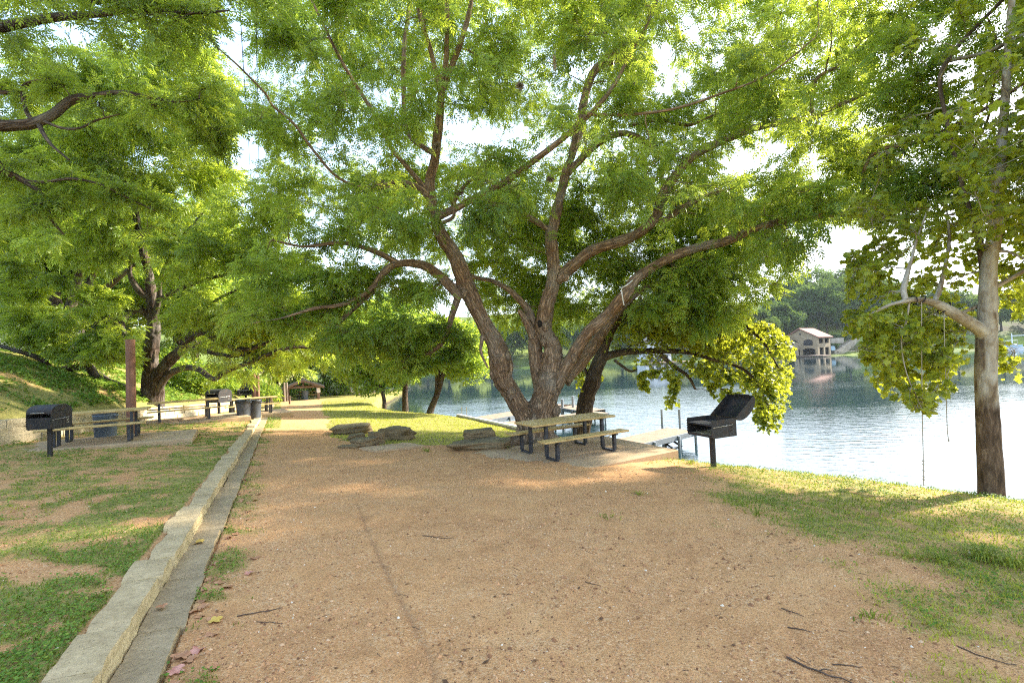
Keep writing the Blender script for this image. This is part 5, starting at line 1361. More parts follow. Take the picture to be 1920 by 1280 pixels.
# dead or mossy tufts, rope loop
for (px, py, d, w, lab) in [(910, 48, 10.6, 20, 0), (975, 162, 10.6, 22, 0), (1032, 335, 11.2, 22, 0), (1040, 118, 10.4, 24, 1), (820, 275, 11.6, 22, 0), (1690, 285, 9.5, 16, 0), (863, 362, 12.0, 20, 0), (1190, 155, 10.6, 10, 0)]:
    r = w * .5 * d / 880; c = P(px, py, d); n = 160
    g = rng.normal(0, 1, (n, 3)); g /= np.linalg.norm(g, axis=1)[:, None]
    if lab: g *= np.array([.4, .4, 1.5])
    e = c + g * r * rng.uniform(.7, 1.2, (n, 1)); s_ = np.cross(g, rng.normal(0, 1, (n, 3))); s_ /= np.linalg.norm(s_, axis=1)[:, None]
    V = np.stack([c - s_ * r * .10, c + s_ * r * .10, e], 1).reshape(-1, 3)
    mk('moss_tuft', V, [np.arange(3 * n).reshape(n, 3)], M['moss_wisp'] if lab else M['moss'], A.root, origin=A.root.location, smooth=False)
bm = bmesh.new(); bmesh.ops.create_uvsphere(bm, u_segments=14, v_segments=10, radius=.5)
for v in bm.verts: v.co = Vector((v.co.x * .13 * (1 + .3 * noise3(v.co.x * 5, v.co.y * 5, v.co.z * 5)), v.co.y * .10, v.co.z * .21))
mb = MB(); mb.bm(bm); o = mb.build('knot_hole_shade', M['soot_hollow'], A.root, smooth=True); o.location = Vector(P(1012, 607, 13.08)) - A.root.location  # near-black lump painted as the shade inside the trunk hollow
pts = catmull([P(1186, 526, 11.75), P(1176, 534, 11.6), P(1166, 541, 11.75), P(1167, 556, 11.8), P(1170, 572, 11.85)], 5)
V, Fq, _ = tube(pts, np.full(len(pts), .016), 8); o = mk('rope_loop', V, [Fq], M['white'], A.root, origin=A.root.location)
for k in range(7):
    a_ = k * .9 + .3; e_ = np.array([math.cos(a_), math.sin(a_), 0]); g_ = Ab + e_ * 1.15; g_[2] = gp(g_[0], g_[1])[2]
    A.limb([Ab + e_ * .12 + [0, 0, .75], Ab + e_ * .45 + [0, 0, .18], (Ab + e_ * .8) * [1, 1, 0] + [0, 0, g_[2] + .02], g_ - [0, 0, .12]], [.18, .17, .12, .05], fat=True)
for (px, py, d, r) in [(958, 735, 12.8, .20), (925, 700, 12.85, .17), (950, 668, 12.75, .13), (902, 592, 12.7, .13), (1048, 700, 12.9, .18), (1018, 640, 13.1, .14), (1075, 668, 12.75, .15), (1030, 500, 13.4, .12), (872, 548, 12.6, .14), (1010, 760, 12.9, .22), (1042, 770, 12.95, .18), (990, 800, 12.7, .2), (1060, 520, 13.3, .13), (1022, 612, 13.1, .13)]:
    c_ = P(px, py, d); A.limb([c_ + [0, 0, -r], c_ + [0.01, -.01, 0], c_ + [0, 0, r]], [r * .4, r * .85, r * .35], fat=True)
A.clear = .76
A.show = [a for a in A.fat + A.thin if a[1].max() > .05]
A.finish(.034, .030)

# ---- D: dark leaning tree between the big trunk and the water, with a drooping crown
Db = np.array(zg(P(1082, 812, 15.4)))
D = Tree('sycamore_tree', 'dark leaning shore tree with bright drooping leaves over the water, right behind the big tree', 'tree', Db, M['barkB'], M['leafS'], 'palm')
D.limb([Db + [-.1, 0, -.5], Db + [.05, 0, .1], P(1098, 758, 15.3), P(1112, 710, 15.2), P(1126, 672, 15.1), P(1137, 640, 15.0), P(1150, 612, 14.9), P(1180, 585, 14.7), P(1215, 560, 14.5), P(1262, 530, 14.3)], [.42, .31, .275, .26, .23, .165, .125, .095, .08, .05], jit=.03)
D.limb_px([(1126, 672, 15.1, 18), (1150, 664, 14.9, 15), (1180, 659, 14.7, 13), (1225, 658, 14.4, 11), (1290, 660, 14.1, 9), (1330, 672, 13.8, 7), (1390, 690, 13.5, 6), (1420, 720, 13.3, 4), (1440, 760, 13.2, 2)], fat=False)
D.limb_px([(1238, 664, 14.3, 9), (1262, 685, 14.2, 8), (1290, 705, 14.1, 6), (1304, 730, 14, 4)], fat=False)
D.limb_px([(1152, 675, 14.9, 6), (1180, 695, 14.9, 5), (1195, 692, 14.9, 3)], fat=False)
D.limb_px([(1262, 530, 14.3, 8), (1330, 560, 14, 8), (1385, 600, 13.7, 7), (1430, 640, 13.4, 5), (1460, 690, 13.2, 3)], fat=False)
D.limb_px([(1205, 565, 14.5, 9), (1202, 605, 14.4, 8), (1222, 640, 14.3, 6)], fat=False)
D.limb_px([(1110, 715, 15.2, 8), (1096, 690, 15.3, 6), (1088, 665, 15.4, 4)], fat=False)
def carveD(V):
    px, py, d = proj(V); j = 7 * noise3(px * .06, py * .06, 1.7)
    k = ~(inpoly(px + j, py + j, OPEN_POLY))
    lake = [(1130, 715), (1195, 705), (1205, 760), (1222, 765), (1236, 705), (1252, 770), (1275, 775), (1282, 712), (1330, 728), (1340, 770), (1395, 745), (1425, 815), (1455, 815), (1470, 770), (1500, 770), (1500, 900), (1100, 900)]
    return k & ~inpoly(px + j, py + j, lake)
pD = [(1150, 600), (1240, 540), (1400, 560), (1440, 600), (1490, 660), (1475, 735), (1450, 790), (1420, 780), (1405, 730), (1340, 700), (1240, 690), (1190, 680)]
bl = blobs_in(pD, 95, 12.4, 15.2, .64)
bl += blobs_in([(1175, 590), (1300, 570), (1410, 590), (1420, 690), (1300, 690), (1220, 660)], 34, 12.8, 14.8, .55, sep=.3)
bl += blobs_in([(1255, 690), (1272, 690), (1272, 760), (1250, 750)], 6, 14, 14.3, .28) + blobs_in([(1200, 680), (1222, 690), (1218, 745), (1204, 740)], 5, 14, 14.3, .25) + blobs_in([(1405, 700), (1475, 680), (1455, 800), (1425, 800)], 18, 12.8, 13.6, .33) + blobs_in([(1320, 690), (1380, 700), (1375, 750), (1330, 745)], 8, 13.5, 14, .3)
bl += blobs_in([(1085, 660), (1125, 640), (1120, 730), (1085, 745)], 9, 15.3, 16.2, .35)
bl += offscreen(10, tuple(P(1300, 500, 16)), (3, 3, 1.5), .6)
D.grow(bl, 15, 10, .088, carveD, droop=.4, v0=.42)
D.finish(.04, .02)

# ---- S: pale sycamore at the right with the rope swing
Sb = np.array(zg(P(1858, 918, 7.45)))
S = Tree('sycamore_tree', 'pale smooth-barked sycamore standing at the water edge on the right with ropes on its limb', 'tree', Sb, M['barkS'], M['leafS'], 'palm')
SD = 7.45
S.limb([Sb + [0, 0, -.5], Sb + [0, 0, .02], P(1855, 840, SD), P(1851, 770, SD), P(1850, 740, SD), P(1849, 690, SD), P(1850, 640, SD), P(1852, 600, SD), P(1852, 560, SD), P(1854, 500, SD), P(1862, 455, SD), P(1869, 380, 7.5), P(1876, 300, 7.6), P(1884, 200, 7.7), P(1892, 60, 7.8), P(1905, -100, 7.9), P(1915, -300, 8)],
       [x * .63 for x in (.30, .27, .25, .235, .23, .225, .215, .205, .19, .17, .155, .13, .12, .10, .085, .07, .04)], jit=.02)
S.limb_px(wscale=.64, L=[(1852, 630, SD, 40), (1826, 610, 7.4, 36), (1796, 592, 7.3, 33), (1768, 575, 7.25, 28), (1742, 565, 7.2, 22), (1712, 562, 7.1, 19), (1690, 565, 7.05, 16)], fat=True)
S.limb_px(wscale=.64, L=[(1695, 565, 7.05, 11), (1670, 571, 7.0, 9), (1640, 585, 6.95, 8), (1618, 600, 6.9, 5)], fat=False)
S.limb_px(wscale=.64, L=[(1698, 562, 7.05, 15), (1694, 545, 7.1, 16), (1697, 528, 7.15, 15), (1708, 490, 7.3, 9), (1722, 440, 7.5, 6), (1745, 380, 7.7, 4)], fat=False)
S.limb_px(wscale=.64, L=[(1752, 566, 7.25, 14), (1762, 540, 7.4, 13), (1772, 500, 7.6, 10), (1780, 450, 7.8, 8), (1776, 400, 8, 5)], fat=False)
S.limb_px(wscale=.64, L=[(1800, 588, 7.3, 10), (1818, 580, 7.5, 10), (1838, 572, 7.6, 12)], fat=False)
S.limb_px(wscale=.64, L=[(1858, 530, SD, 26), (1846, 500, 7.5, 24), (1838, 462, 7.6, 20), (1822, 410, 7.7, 13), (1800, 330, 7.9, 10), (1778, 240, 8.1, 10), (1762, 152, 8.3, 11), (1782, 105, 8.4, 11), (1826, 55, 8.5, 11), (1880, 0, 8.6, 10), (1940, -70, 8.7, 7)], fat=False, old=True)
S.limb_px(wscale=.64, L=[(1862, 540, SD, 14), (1890, 525, 7.4, 12), (1925, 505, 7.3, 10), (1990, 470, 7.2, 6)], fat=False)
S.limb_px(wscale=.64, L=[(1740, 128, 8.6, 10), (1790, 112, 8.6, 11), (1850, 98, 8.6, 12), (1930, 60, 8.6, 10)], fat=False)
S.limb_px(wscale=.64, L=[(1865, 470, SD, 12), (1890, 472, 7.3, 8), (1920, 485, 7.1, 5)], fat=False)
S.limb_px(wscale=.64, L=[(1705, 566, 7.1, 6), (1700, 600, 7.1, 5), (1690, 640, 7.05, 4), (1700, 700, 7.0, 3), (1730, 770, 7.0, 2)], fat=False)
def carveS(V):
    px, py, d = proj(V); j = 6 * noise3(px * .06, py * .06, 4.7)
    k = ~(inpoly(px + j, py + j, OPEN_POLY) & (px + j < 1585)) & ~in_holes(px + j, py + j)
    k &= ~((d > 0) & (d < 5.6) & (px < 1990) & (py > -60) & (py < 1300))
    trunk = [(1818, 480), (1888, 470), (1885, 600), (1880, 700), (1900, 930), (1815, 930), (1820, 650), (1770, 600), (1730, 585), (1680, 580), (1680, 555), (1740, 550), (1810, 580)]
    k &= ~(inpoly(px, py, trunk) & (d < 7.75))
    low = [(1560, 640), (1612, 640), (1632, 720), (1655, 742), (1690, 745), (1706, 762), (1722, 800), (1740, 800), (1758, 745), (1790, 725), (1812, 690), (1818, 940), (1560, 940)]
    lowr = [(1886, 690), (1900, 735), (1930, 690), (1930, 960), (1880, 960)]
    return k & ~inpoly(px + j, py + j, low) & ~inpoly(px + j, py + j, lowr) & ~(inpoly(px + j, py, [(1888, 600), (1930, 600), (1930, 668), (1888, 668)]))
bl = blobs_in([(1590, 450), (1700, 400), (1840, 380), (1840, 600), (1780, 640), (1650, 600), (1610, 540)], 40, 7.2, 9.0, .42)
bl += blobs_in([(1640, 590), (1790, 610), (1800, 690), (1750, 750), (1735, 790), (1700, 750), (1650, 720)], 40, 6.9, 8.2, .34)
bl += blobs_in([(1575, 470), (1650, 450), (1660, 600), (1610, 620), (1590, 540)], 12, 7.3, 8.6, .34)
bl += blobs_in([(1605, 590), (1660, 590), (1670, 700), (1625, 690)], 8, 7.0, 8, .28)
bl += blobs_in([(1870, 380), (1930, 360), (1930, 600), (1890, 600)], 16, 7.6, 8.8, .4)
bl += blobs_in([(1800, 60), (1925, 40), (1925, 430), (1835, 440), (1790, 250)], 16, 6.3, 7.2, .42, sep=.3)
bl += blobs_in([(1884, 640), (1905, 650), (1902, 720), (1888, 720)], 4, 7.6, 8.2, .25)
bl += blobs_in([(1600, 260), (1930, 230), (1930, 420), (1700, 440), (1580, 430)], 26, 7.4, 9.2, .42)
bl += blobs_in([(1640, -40), (1930, -60), (1930, 260), (1680, 240)], 18, 7.6, 9.4, .42)
shade_blobs = offscreen(130, (10.5, 8.5, 7.5), (6, 6, 5.0), .9)  # out-of-view crown, thickened to shade the foreground
SUNV = np.array([math.sin(math.radians(64)) * math.cos(math.radians(31)), math.cos(math.radians(64)) * math.cos(math.radians(31)), math.sin(math.radians(31))])
k_ = 0
while k_ < 330:  # unseen leaf clusters added along sun rays to keep the gravel in shade
    tg = np.array([rng.uniform(-4.5, 4), rng.uniform(1.5, 9), -.3]); ts = 7.0
    while ts < 24:
        x_, y_, d_ = proj((tg + SUNV * ts)[None])
        if x_[0] > 1985 or y_[0] < -60: break
        ts += .3
    if ts >= 24: continue
    p = tg + SUNV * (ts + rng.uniform(0, 3.5))
    shade_blobs.append((p, np.array([.8, .8, .65]))); k_ += 1
VC = np.array([P(1700, 640, 7.2), P(1720, 720, 7.2), P(1660, 620, 7.2), P(1640, 540, 7.6), P(1760, 660, 7.4), P(1750, 320, 8.0), P(1850, 220, 8.3), P(1700, 420, 8.0), P(1800, 120, 8.4)])
def clear_of_sun(p):
    q = p - VC; t = q @ SUNV; return not np.any((t > .3) & (np.linalg.norm(q - t[:, None] * SUNV, axis=1) < .62))
shade_blobs = [b_ for b_ in shade_blobs if clear_of_sun(b_[0]) or rng.uniform() < .3]
S.grow(shade_blobs, 15, 11, .135, carveS, droop=.35, v0=.55)
S.grow(bl, 11, 8, .082, carveS, droop=.35, v0=.5)
S.clear = .30
S.finish(.03, .008)
# ropes on the sycamore limb
def rope(pts, r, label, knots, strap):
    p = catmull(pts, 10); V, Fq, _ = tube(p, np.full(len(p), r), 6)
    t = thing('swing_rope', tuple(p[0]), label, 'rope', 'ropes hanging from the sycamore limb')
    mk('rope', V, [Fq], M['rope'], t, origin=t.location)
    for k in knots:
        c = p[int(k * (len(p) - 1))]; bm = bmesh.new(); bmesh.ops.create_icosphere(bm, subdivisions=2, radius=r * 2.1)
        for v in bm.verts: v.co *= (1 + .25 * noise3(v.co.x * 90, v.co.y * 90, v.co.z * 90)); v.co.z *= 1.3
        m = MB(); m.bm(bm, Matrix.Translation(Vector(c))); m.build('knot', M['rope'], t, smooth=True, origin=t.location)
    for (px, py, d, rr, tilt) in strap:
        c = P(px, py, d); th = np.linspace(0, 2 * math.pi, 22)
        ring = c + np.stack([.02 * np.sin(th) + tilt * np.sin(th), rr * .66 * np.cos(th), rr * .66 * np.sin(th)], 1)
        V, Fq, _ = tube(ring, np.full(len(ring), .008), 6); mk('strap', V, [Fq], M['strap'], t, origin=t.location)
rope([P(1728, 566, 7.05), P(1728, 650, 7.1), P(1729, 760, 7.15), P(1731, 850, 7.2), P(1732, 910, 7.22)], .0065, 'long knotted swing rope dangling to the grass left of the sycamore trunk', [.80, .84, .88, .93, .97], [(1727, 563, 7.15, .10, .03), (1713, 562, 7.1, .095, -.03)])
rope([P(1770, 578, 7.25), P(1771, 640, 7.2), P(1774, 730, 7.2), P(1776, 800, 7.2), P(1779, 828, 7.2)], .006, 'shorter thin rope ending in a knot just left of the sycamore trunk', [.98], [(1770, 577, 7.28, .125, .05)])

# ---- B: dark wide-limbed tree on the left slope
Bb = np.array(zg(P(282, 738, 21.3)))
B = Tree('pecan_tree', 'dark thick-limbed tree on the left slope with long low limbs reaching over the picnic tables', 'tree', Bb, M['barkB'], M['leafB'], 'pinnate')
B.limb([Bb + [0, 0, -.6], Bb + [0, 0, .1], P(283, 700, 21.2), P(285, 655, 21.1), P(288, 610, 21), P(286, 570, 20.9), P(280, 520, 20.8), P(268, 470, 20.6), P(255, 400, 20.3), P(250, 320, 20)], [.52, .40, .33, .29, .26, .22, .19, .16, .13, .08], jit=.04)
B.limb([Bb + [.25, 0, -.3]] + [P(*q) for q in [(296, 712, 21.2), (318, 676, 20.8), (342, 655, 20.3), (362, 628, 19.8), (384, 622, 19.4), (410, 640, 18.9), (445, 654, 18.3), (480, 650, 17.8), (520, 632, 17.2)]], [.34, .28, .24, .21, .18, .155, .135, .11, .09, .05], jit=.03)
B.limb([Bb + [.2, 0, .1]] + [P(*q) for q in [(312, 706, 21), (345, 690, 20.4), (372, 692, 19.9), (400, 710, 19.4), (424, 696, 19), (460, 682, 18.6), (505, 664, 18), (560, 650, 17.4), (640, 664, 16.8), (680, 660, 16.4)]], [.15, .15, .135, .12, .11, .10, .09, .08, .06, .04, .025], fat=False)
B.limb_px([(355, 652, 20.2, 11), (395, 660, 19.6, 9), (440, 668, 19, 6), (470, 660, 18.6, 4)], fat=False)
B.limb_px([(362, 628, 19.8, 7), (375, 590, 19.4, 6), (410, 560, 19, 6), (450, 540, 18.6, 5), (520, 500, 18, 4)], fat=False)
B.limb([Bb + [-.3, 0, -.1]] + [P(*q) for q in [(240, 733, 21), (205, 718, 20.7), (178, 700, 20.4), (162, 686, 20.2), (128, 691, 19.9), (96, 692, 19.6), (80, 675, 19.3), (50, 663, 19), (5, 650, 18.6), (-60, 630, 18.2)]], [.28, .23, .20, .19, .175, .15, .135, .12, .10, .085, .05], jit=.03)
B.limb_px([(287, 600, 21, 14), (262, 580, 20.7, 12), (238, 592, 20.4, 11), (228, 610, 20.2, 10), (236, 628, 20, 8)], fat=False)
B.limb_px([(232, 596, 20.3, 10), (190, 602, 20, 9), (150, 612, 19.8, 8), (120, 640, 19.6, 5)], fat=False)
B.limb_px([(284, 560, 20.9, 16), (262, 545, 20.6, 14), (244, 515, 20.3, 8), (246, 480, 20, 6)], fat=False)
B.limb_px([(288, 600, 21, 12), (298, 560, 20.6, 9), (302, 520, 20.2, 7), (330, 460, 19.6, 5), (380, 400, 19, 4)], fat=False)
B.limb_px([(300, 560, 20.6, 8), (330, 545, 20, 7), (400, 520, 19.2, 6), (480, 510, 18.4, 5), (540, 530, 17.8, 4)], fat=False)
def carveB(V):
    px, py, d = proj(V); j = 10 * noise3(px * .03, py * .03, 9.7)
    k = ~in_holes(px + j, py + j)
    k &= ~inpoly(px + j, py + j, [(-80, 690), (90, 705), (170, 700), (232, 660), (238, 740), (262, 745), (300, 730), (330, 700), (420, 728), (470, 710), (540, 712), (600, 705), (660, 712), (700, 700), (700, 900), (-80, 900)])
    k &= ~inpoly(px + j * .5, py, [(262, 560), (296, 560), (300, 740), (258, 740)]) | (rng.uniform(0, 1, len(V)) < .12)
    return k
bl = blobs_in([(-60, 130), (250, 80), (430, 160), (440, 330), (560, 420), (640, 560), (680, 640), (640, 690), (520, 690), (430, 700), (370, 660), (330, 560), (250, 470), (120, 440), (-60, 440)], 190, 15.5, 20.5, .95)
bl += blobs_in([(-60, 440), (240, 470), (330, 620), (230, 650), (160, 560), (-60, 560)], 16, 17.5, 20, .6)
bl += blobs_in([(-40, 150), (300, 90), (430, 200), (430, 400), (300, 440), (-40, 430)], 60, 20.5, 25, 1.3)
bl += blobs_in([(40, 580), (240, 590), (250, 690), (180, 690), (60, 650)], 36, 18.3, 19.8, .7)
bl += blobs_in([(290, 10), (415, 10), (420, 190), (300, 200), (260, 100)], 16, 17, 21, 1.1)
bl += blobs_in([(300, 560), (430, 570), (520, 640), (420, 690), (330, 650)], 22, 17.0, 19.5, .6)
bl += offscreen(14, tuple(P(200, -120, 20)), (8, 5, 3), 1.4)
B.clear = .92; B.pad = 1
B.grow(bl, 16, 10, .38, carveB, v0=.50, droop=.32)
B.finish(.06, .03)

# ---- B2: pale multi-stemmed tree further back on the slope
b0 = np.array(zg(P(128, 640, 24)))
E2 = Tree('pecan_tree', 'several-stemmed tree higher on the left slope, left of the dark thick-limbed tree', 'tree', b0, M['barkB'], M['leafbg'], 'pinnate')
E2.limb([b0 + [0, 0, -.5], b0 + [0, 0, .3], P(130, 590, 24), P(140, 545, 24), P(150, 505, 23.8), P(165, 440, 23.5), P(170, 350, 23)], [.36, .28, .24, .21, .17, .13, .08])
E2.limb_px([(128, 620, 24, 22), (150, 585, 23.6, 18), (180, 555, 23.2, 15), (214, 527, 22.8, 12), (260, 490, 22, 7)])
E2.limb_px([(124, 600, 24, 20), (105, 565, 24, 18), (100, 540, 24, 16), (82, 530, 24, 12), (60, 505, 24, 8)])
E2.limb_px([(130, 610, 24.2, 16), (160, 560, 24.6, 15), (168, 530, 24.8, 13), (180, 500, 25, 9), (190, 430, 25, 6)])
E2.limb_px([(151, 640, 25, 12), (152, 600, 25, 11), (152, 560, 25, 9), (155, 500, 25, 6)])
bl = blobs_in([(-60, 380), (120, 330), (300, 380), (330, 480), (230, 510), (130, 500), (-60, 540)], 50, 21.5, 27, 1.2)
bl += offscreen(6, tuple(P(100, 100, 26)), (5, 4, 3), 1.4)
def carveE(V):
    px, py, d = proj(V); return ~in_holes(px, py) & ~inpoly(px, py, [(60, 500), (230, 505), (200, 600), (160, 660), (90, 660)])
E2.grow(bl, 15, 8, .40, carveE, v0=.6)
E2.finish(.07, .02)

# ---- C: tree off the left edge whose limbs reach into the top left of the picture
c0 = np.array(gp(-10.6, 4.6))
C_ = Tree('pecan_tree', 'tree beyond the left edge whose dark twisting limbs reach into the top left corner', 'tree', c0, M['barkB'], M['leafB'], 'pinnate')
hub = np.array([-10.2, 5.6, 4.2])
C_.limb([c0 + [0, 0, -.5], c0 + [0, 0, .1], c0 + [.1, .4, 2.2], hub, hub + [.2, .4, 1.8], hub + [.2, .8, 4.5]], [.6, .48, .38, .34, .24, .1])
C_.limb([hub] + [P(*q) for q in [(-60, 232, 8.6), (0, 236, 8.6), (34, 235, 8.6), (64, 231, 8.6), (100, 215, 8.6), (134, 188, 8.6), (174, 180, 8.5), (228, 174, 8.4), (285, 183, 8.3), (336, 191, 8.2), (400, 180, 8.1)]], [.2, .13, .11, .10, .095, .085, .08, .06, .05, .04, .03, .015], fat=True)
C_.limb_px([(70, 228, 8.6, 9), (84, 255, 8.5, 7), (100, 275, 8.4, 5), (130, 300, 8.3, 3)], fat=False)
C_.limb_px([(62, 228, 8.6, 8), (48, 205, 8.7, 7), (44, 165, 8.8, 8), (70, 152, 8.8, 6), (110, 150, 8.8, 4)], fat=False)
C_.limb_px([(70, 222, 8.6, 6), (115, 240, 8.5, 5), (150, 240, 8.4, 4), (180, 226, 8.3, 4), (225, 214, 8.2, 2)], fat=False)
C_.limb_px([(44, 170, 8.8, 7), (0, 174, 8.8, 8), (-50, 170, 8.8, 8)], fat=False)
C_.limb([hub + [0, .2, -.6]] + [P(*q) for q in [(-60, 305, 8.8), (0, 319, 8.9), (44, 339, 9), (77, 362, 9.1), (90, 396, 9.2), (100, 416, 9.3), (120, 440, 9.4)]], [.16, .075, .065, .055, .05, .04, .03, .015], fat=False)
C_.limb_px([(44, 339, 9, 7), (84, 342, 9, 6), (134, 335, 9.1, 5), (188, 346, 9.2, 4), (235, 369, 9.3, 3), (290, 395, 9.4, 2)], fat=False)
C_.limb([hub + [.1, .5, 1.5]] + [P(*q) for q in [(60, 40, 8.5), (150, 30, 8.2), (260, 20, 8), (360, 25, 7.8), (430, 20, 7.6)]], [.15, .08, .06, .045, .03, .012], fat=False)
bl = blobs_in([(-40, -40), (460, -60), (470, 25), (380, 60), (300, 40), (180, 70), (60, 110), (-40, 120)], 26, 7.2, 9.4, .72)
bl += blobs_in([(0, 130), (200, 120), (420, 150), (400, 230), (220, 200), (100, 180), (0, 220)], 9, 7.8, 9.0, .5)
bl += blobs_in([(-30, 260), (100, 330), (120, 420), (-30, 400)], 9, 8.6, 9.6, .4) + blobs_in([(130, 320), (300, 370), (260, 400), (130, 360)], 5, 9, 9.5, .3) + blobs_in([(380, 200), (520, 250), (480, 300), (390, 260)], 4, 8.4, 9.4, .5)
bl += offscreen(12, (-11, 4.5, 7.5), (4, 3.5, 3.5), .9)
C_.grow(bl, 14, 9, .22, keep_holes, v0=.38)
C_.finish(.035, .015)
#@@BGTREES
# ---- background trees: trunk, limbs and a crown of many small leaf tufts
def bg_tree(name, label, x, y, h, cr, group, leafmat, bark, leaf=.3, n=9000, trunk_h=.3, lean=(0, 0), tr=.22, crown_flat=.75, v0=.5, kind='tuft', base_z=None, holes=True, clumps=26, squash=None):
    b = np.array(gp(x, y)); 
    t = thing(name, tuple(b), label, 'tree', group)
    V = []; Fs = []; BK = []; nv = 0
    def add(p, r, s=8):
        nonlocal nv
        v, f, k = tube(p, r, s); V.append(v); Fs.append(f + nv); BK.append(k); nv += len(v)
    top = b + np.array([lean[0], lean[1], h * .72]); fork = b + np.array([lean[0] * .35, lean[1] * .35, h * trunk_h])
    tp = catmull([b - [0, 0, .5], b + [0, 0, .05], fork, (fork + top) / 2 + rng.normal(0, .2, 3), top], 5)
    add(tp, np.interp(np.linspace(0, 1, len(tp)), [0, .25, .5, 1], [tr * 1.35, tr, tr * .75, tr * .2]), 10)
    cc = b + np.array([lean[0] * .8, lean[1] * .8, h * (trunk_h + 1) * .5 + .06 * h]); R = np.array([cr, cr, (h - h * trunk_h) * .5 * 1.05])
    cl = []
    for k in range(clumps):
        g = rng.normal(0, 1, 3); g /= np.linalg.norm(g); g *= rng.uniform(.35, .92); c = cc + g * R; cl.append(c)
        if k < 12:
            s0 = tp[rng.integers(len(tp) // 3, len(tp) - 1)]; m = (s0 + c) / 2 + np.array([0, 0, .08 * h]); q = catmull([s0, m, c], 4)
            add(q, np.linspace(tr * .36, tr * .08, len(q)), 5)
    mk('trunk', np.vstack(V), [np.concatenate(Fs)], bark, t, origin=t.location, attrs={'bark': ('POINT', 'FLOAT_VECTOR', np.vstack(BK))})
    cl = np.array(cl); ci = rng.integers(0, clumps, n); rc = cr * .40 * rng.uniform(.7, 1.25, clumps)
    g = rng.normal(0, 1, (n, 3)); g /= np.linalg.norm(g, axis=1)[:, None]; g *= (rng.uniform(0, 1, (n, 1)) ** .45)
    pos = cl[ci] + g * rc[ci][:, None] * np.array([1, 1, crown_flat])
    if holes:
        px, py, d = proj(pos); j = 7 * noise3(px * .05, py * .05, 6.6); k = ~in_holes(px + j, py + j, 1.0); 
    else: k = np.ones(n, bool)
    gz = G(pos[:, 0], pos[:, 1]); k &= pos[:, 2] > gz + .25
    pos = pos[k]; ci = ci[k]; g = g[k]; n = len(pos)
    dr = g * .8 + rng.normal(0, .7, (n, 3)); dr[:, 2] -= .3
    cv_ = rng.normal(0, .12, clumps)
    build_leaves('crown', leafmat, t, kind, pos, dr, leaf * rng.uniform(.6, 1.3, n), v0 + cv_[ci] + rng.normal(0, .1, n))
    return t
BGI = [0]
def at(px, py, d): q = P(px, py, d); return q[0], q[1]
# shore trees beyond the lawn
x, y = at(806, 775, 26.5); bg_tree('shore_tree', 'small shore tree with a curved trunk leaning right beside the pinkish stone', x, y, 5.6, 2.6, 'trees on the near bank', M['leafbg'], M['barkB'], .20, 15000, .24, (1.6, 0), .20, clumps=34)
x, y = at(760, 772, 28.5); bg_tree('shore_tree', 'upright slim shore tree standing just left of the curved leaning tree', x, y, 6.6, 2.5, 'trees on the near bank', M['leafbg'], M['barkB'], .22, 14000, .27, (.2, 0), .20, clumps=32)
x, y = at(720, 755, 38); bg_tree('shore_tree', 'bushy bright tree where the bank meets the water left of the slim shore tree', x, y, 7.5, 3.4, 'trees on the near bank', M['leafbg'], M['barkB'], .28, 12000, .2, (0, 0), .2, v0=.62, clumps=30)
x, y = at(672, 752, 53); bg_tree('path_tree', 'bright sunlit tree right of the pavilion roof at the end of the path', x, y, 9.5, 4.2, 'trees round the end of the path', M['leafbg'], M['barkB'], .30, 15000, .10, (-.8, 0), .24, v0=.75, clumps=34)
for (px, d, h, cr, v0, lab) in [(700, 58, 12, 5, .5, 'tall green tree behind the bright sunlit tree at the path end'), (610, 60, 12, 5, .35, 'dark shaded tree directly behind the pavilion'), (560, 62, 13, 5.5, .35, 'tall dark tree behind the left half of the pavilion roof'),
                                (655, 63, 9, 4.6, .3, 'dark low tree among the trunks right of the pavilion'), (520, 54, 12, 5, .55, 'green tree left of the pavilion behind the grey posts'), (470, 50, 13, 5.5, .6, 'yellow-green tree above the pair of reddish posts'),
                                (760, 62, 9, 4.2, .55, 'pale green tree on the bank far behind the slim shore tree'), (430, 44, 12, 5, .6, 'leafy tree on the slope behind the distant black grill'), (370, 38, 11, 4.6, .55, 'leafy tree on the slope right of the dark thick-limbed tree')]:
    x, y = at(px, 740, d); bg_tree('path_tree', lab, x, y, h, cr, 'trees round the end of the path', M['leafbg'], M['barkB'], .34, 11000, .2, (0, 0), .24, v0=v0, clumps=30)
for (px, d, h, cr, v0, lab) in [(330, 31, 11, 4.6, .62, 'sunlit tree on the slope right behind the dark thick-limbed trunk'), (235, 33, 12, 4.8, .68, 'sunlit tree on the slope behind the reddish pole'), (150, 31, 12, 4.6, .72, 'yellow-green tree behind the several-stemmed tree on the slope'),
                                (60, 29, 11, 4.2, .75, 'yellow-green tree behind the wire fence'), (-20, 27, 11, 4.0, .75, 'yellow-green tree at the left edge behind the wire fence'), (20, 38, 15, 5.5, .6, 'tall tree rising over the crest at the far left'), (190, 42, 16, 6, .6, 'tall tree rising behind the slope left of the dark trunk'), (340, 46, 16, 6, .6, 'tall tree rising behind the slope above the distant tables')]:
    x, y = at(px, 690, d); bg_tree('hillside_tree', lab, x, y, h, cr, 'trees on the left hillside', M['leafbg'], M['barkB'], .32, 12000, .12, (0, 0), .22, v0=v0, clumps=32)
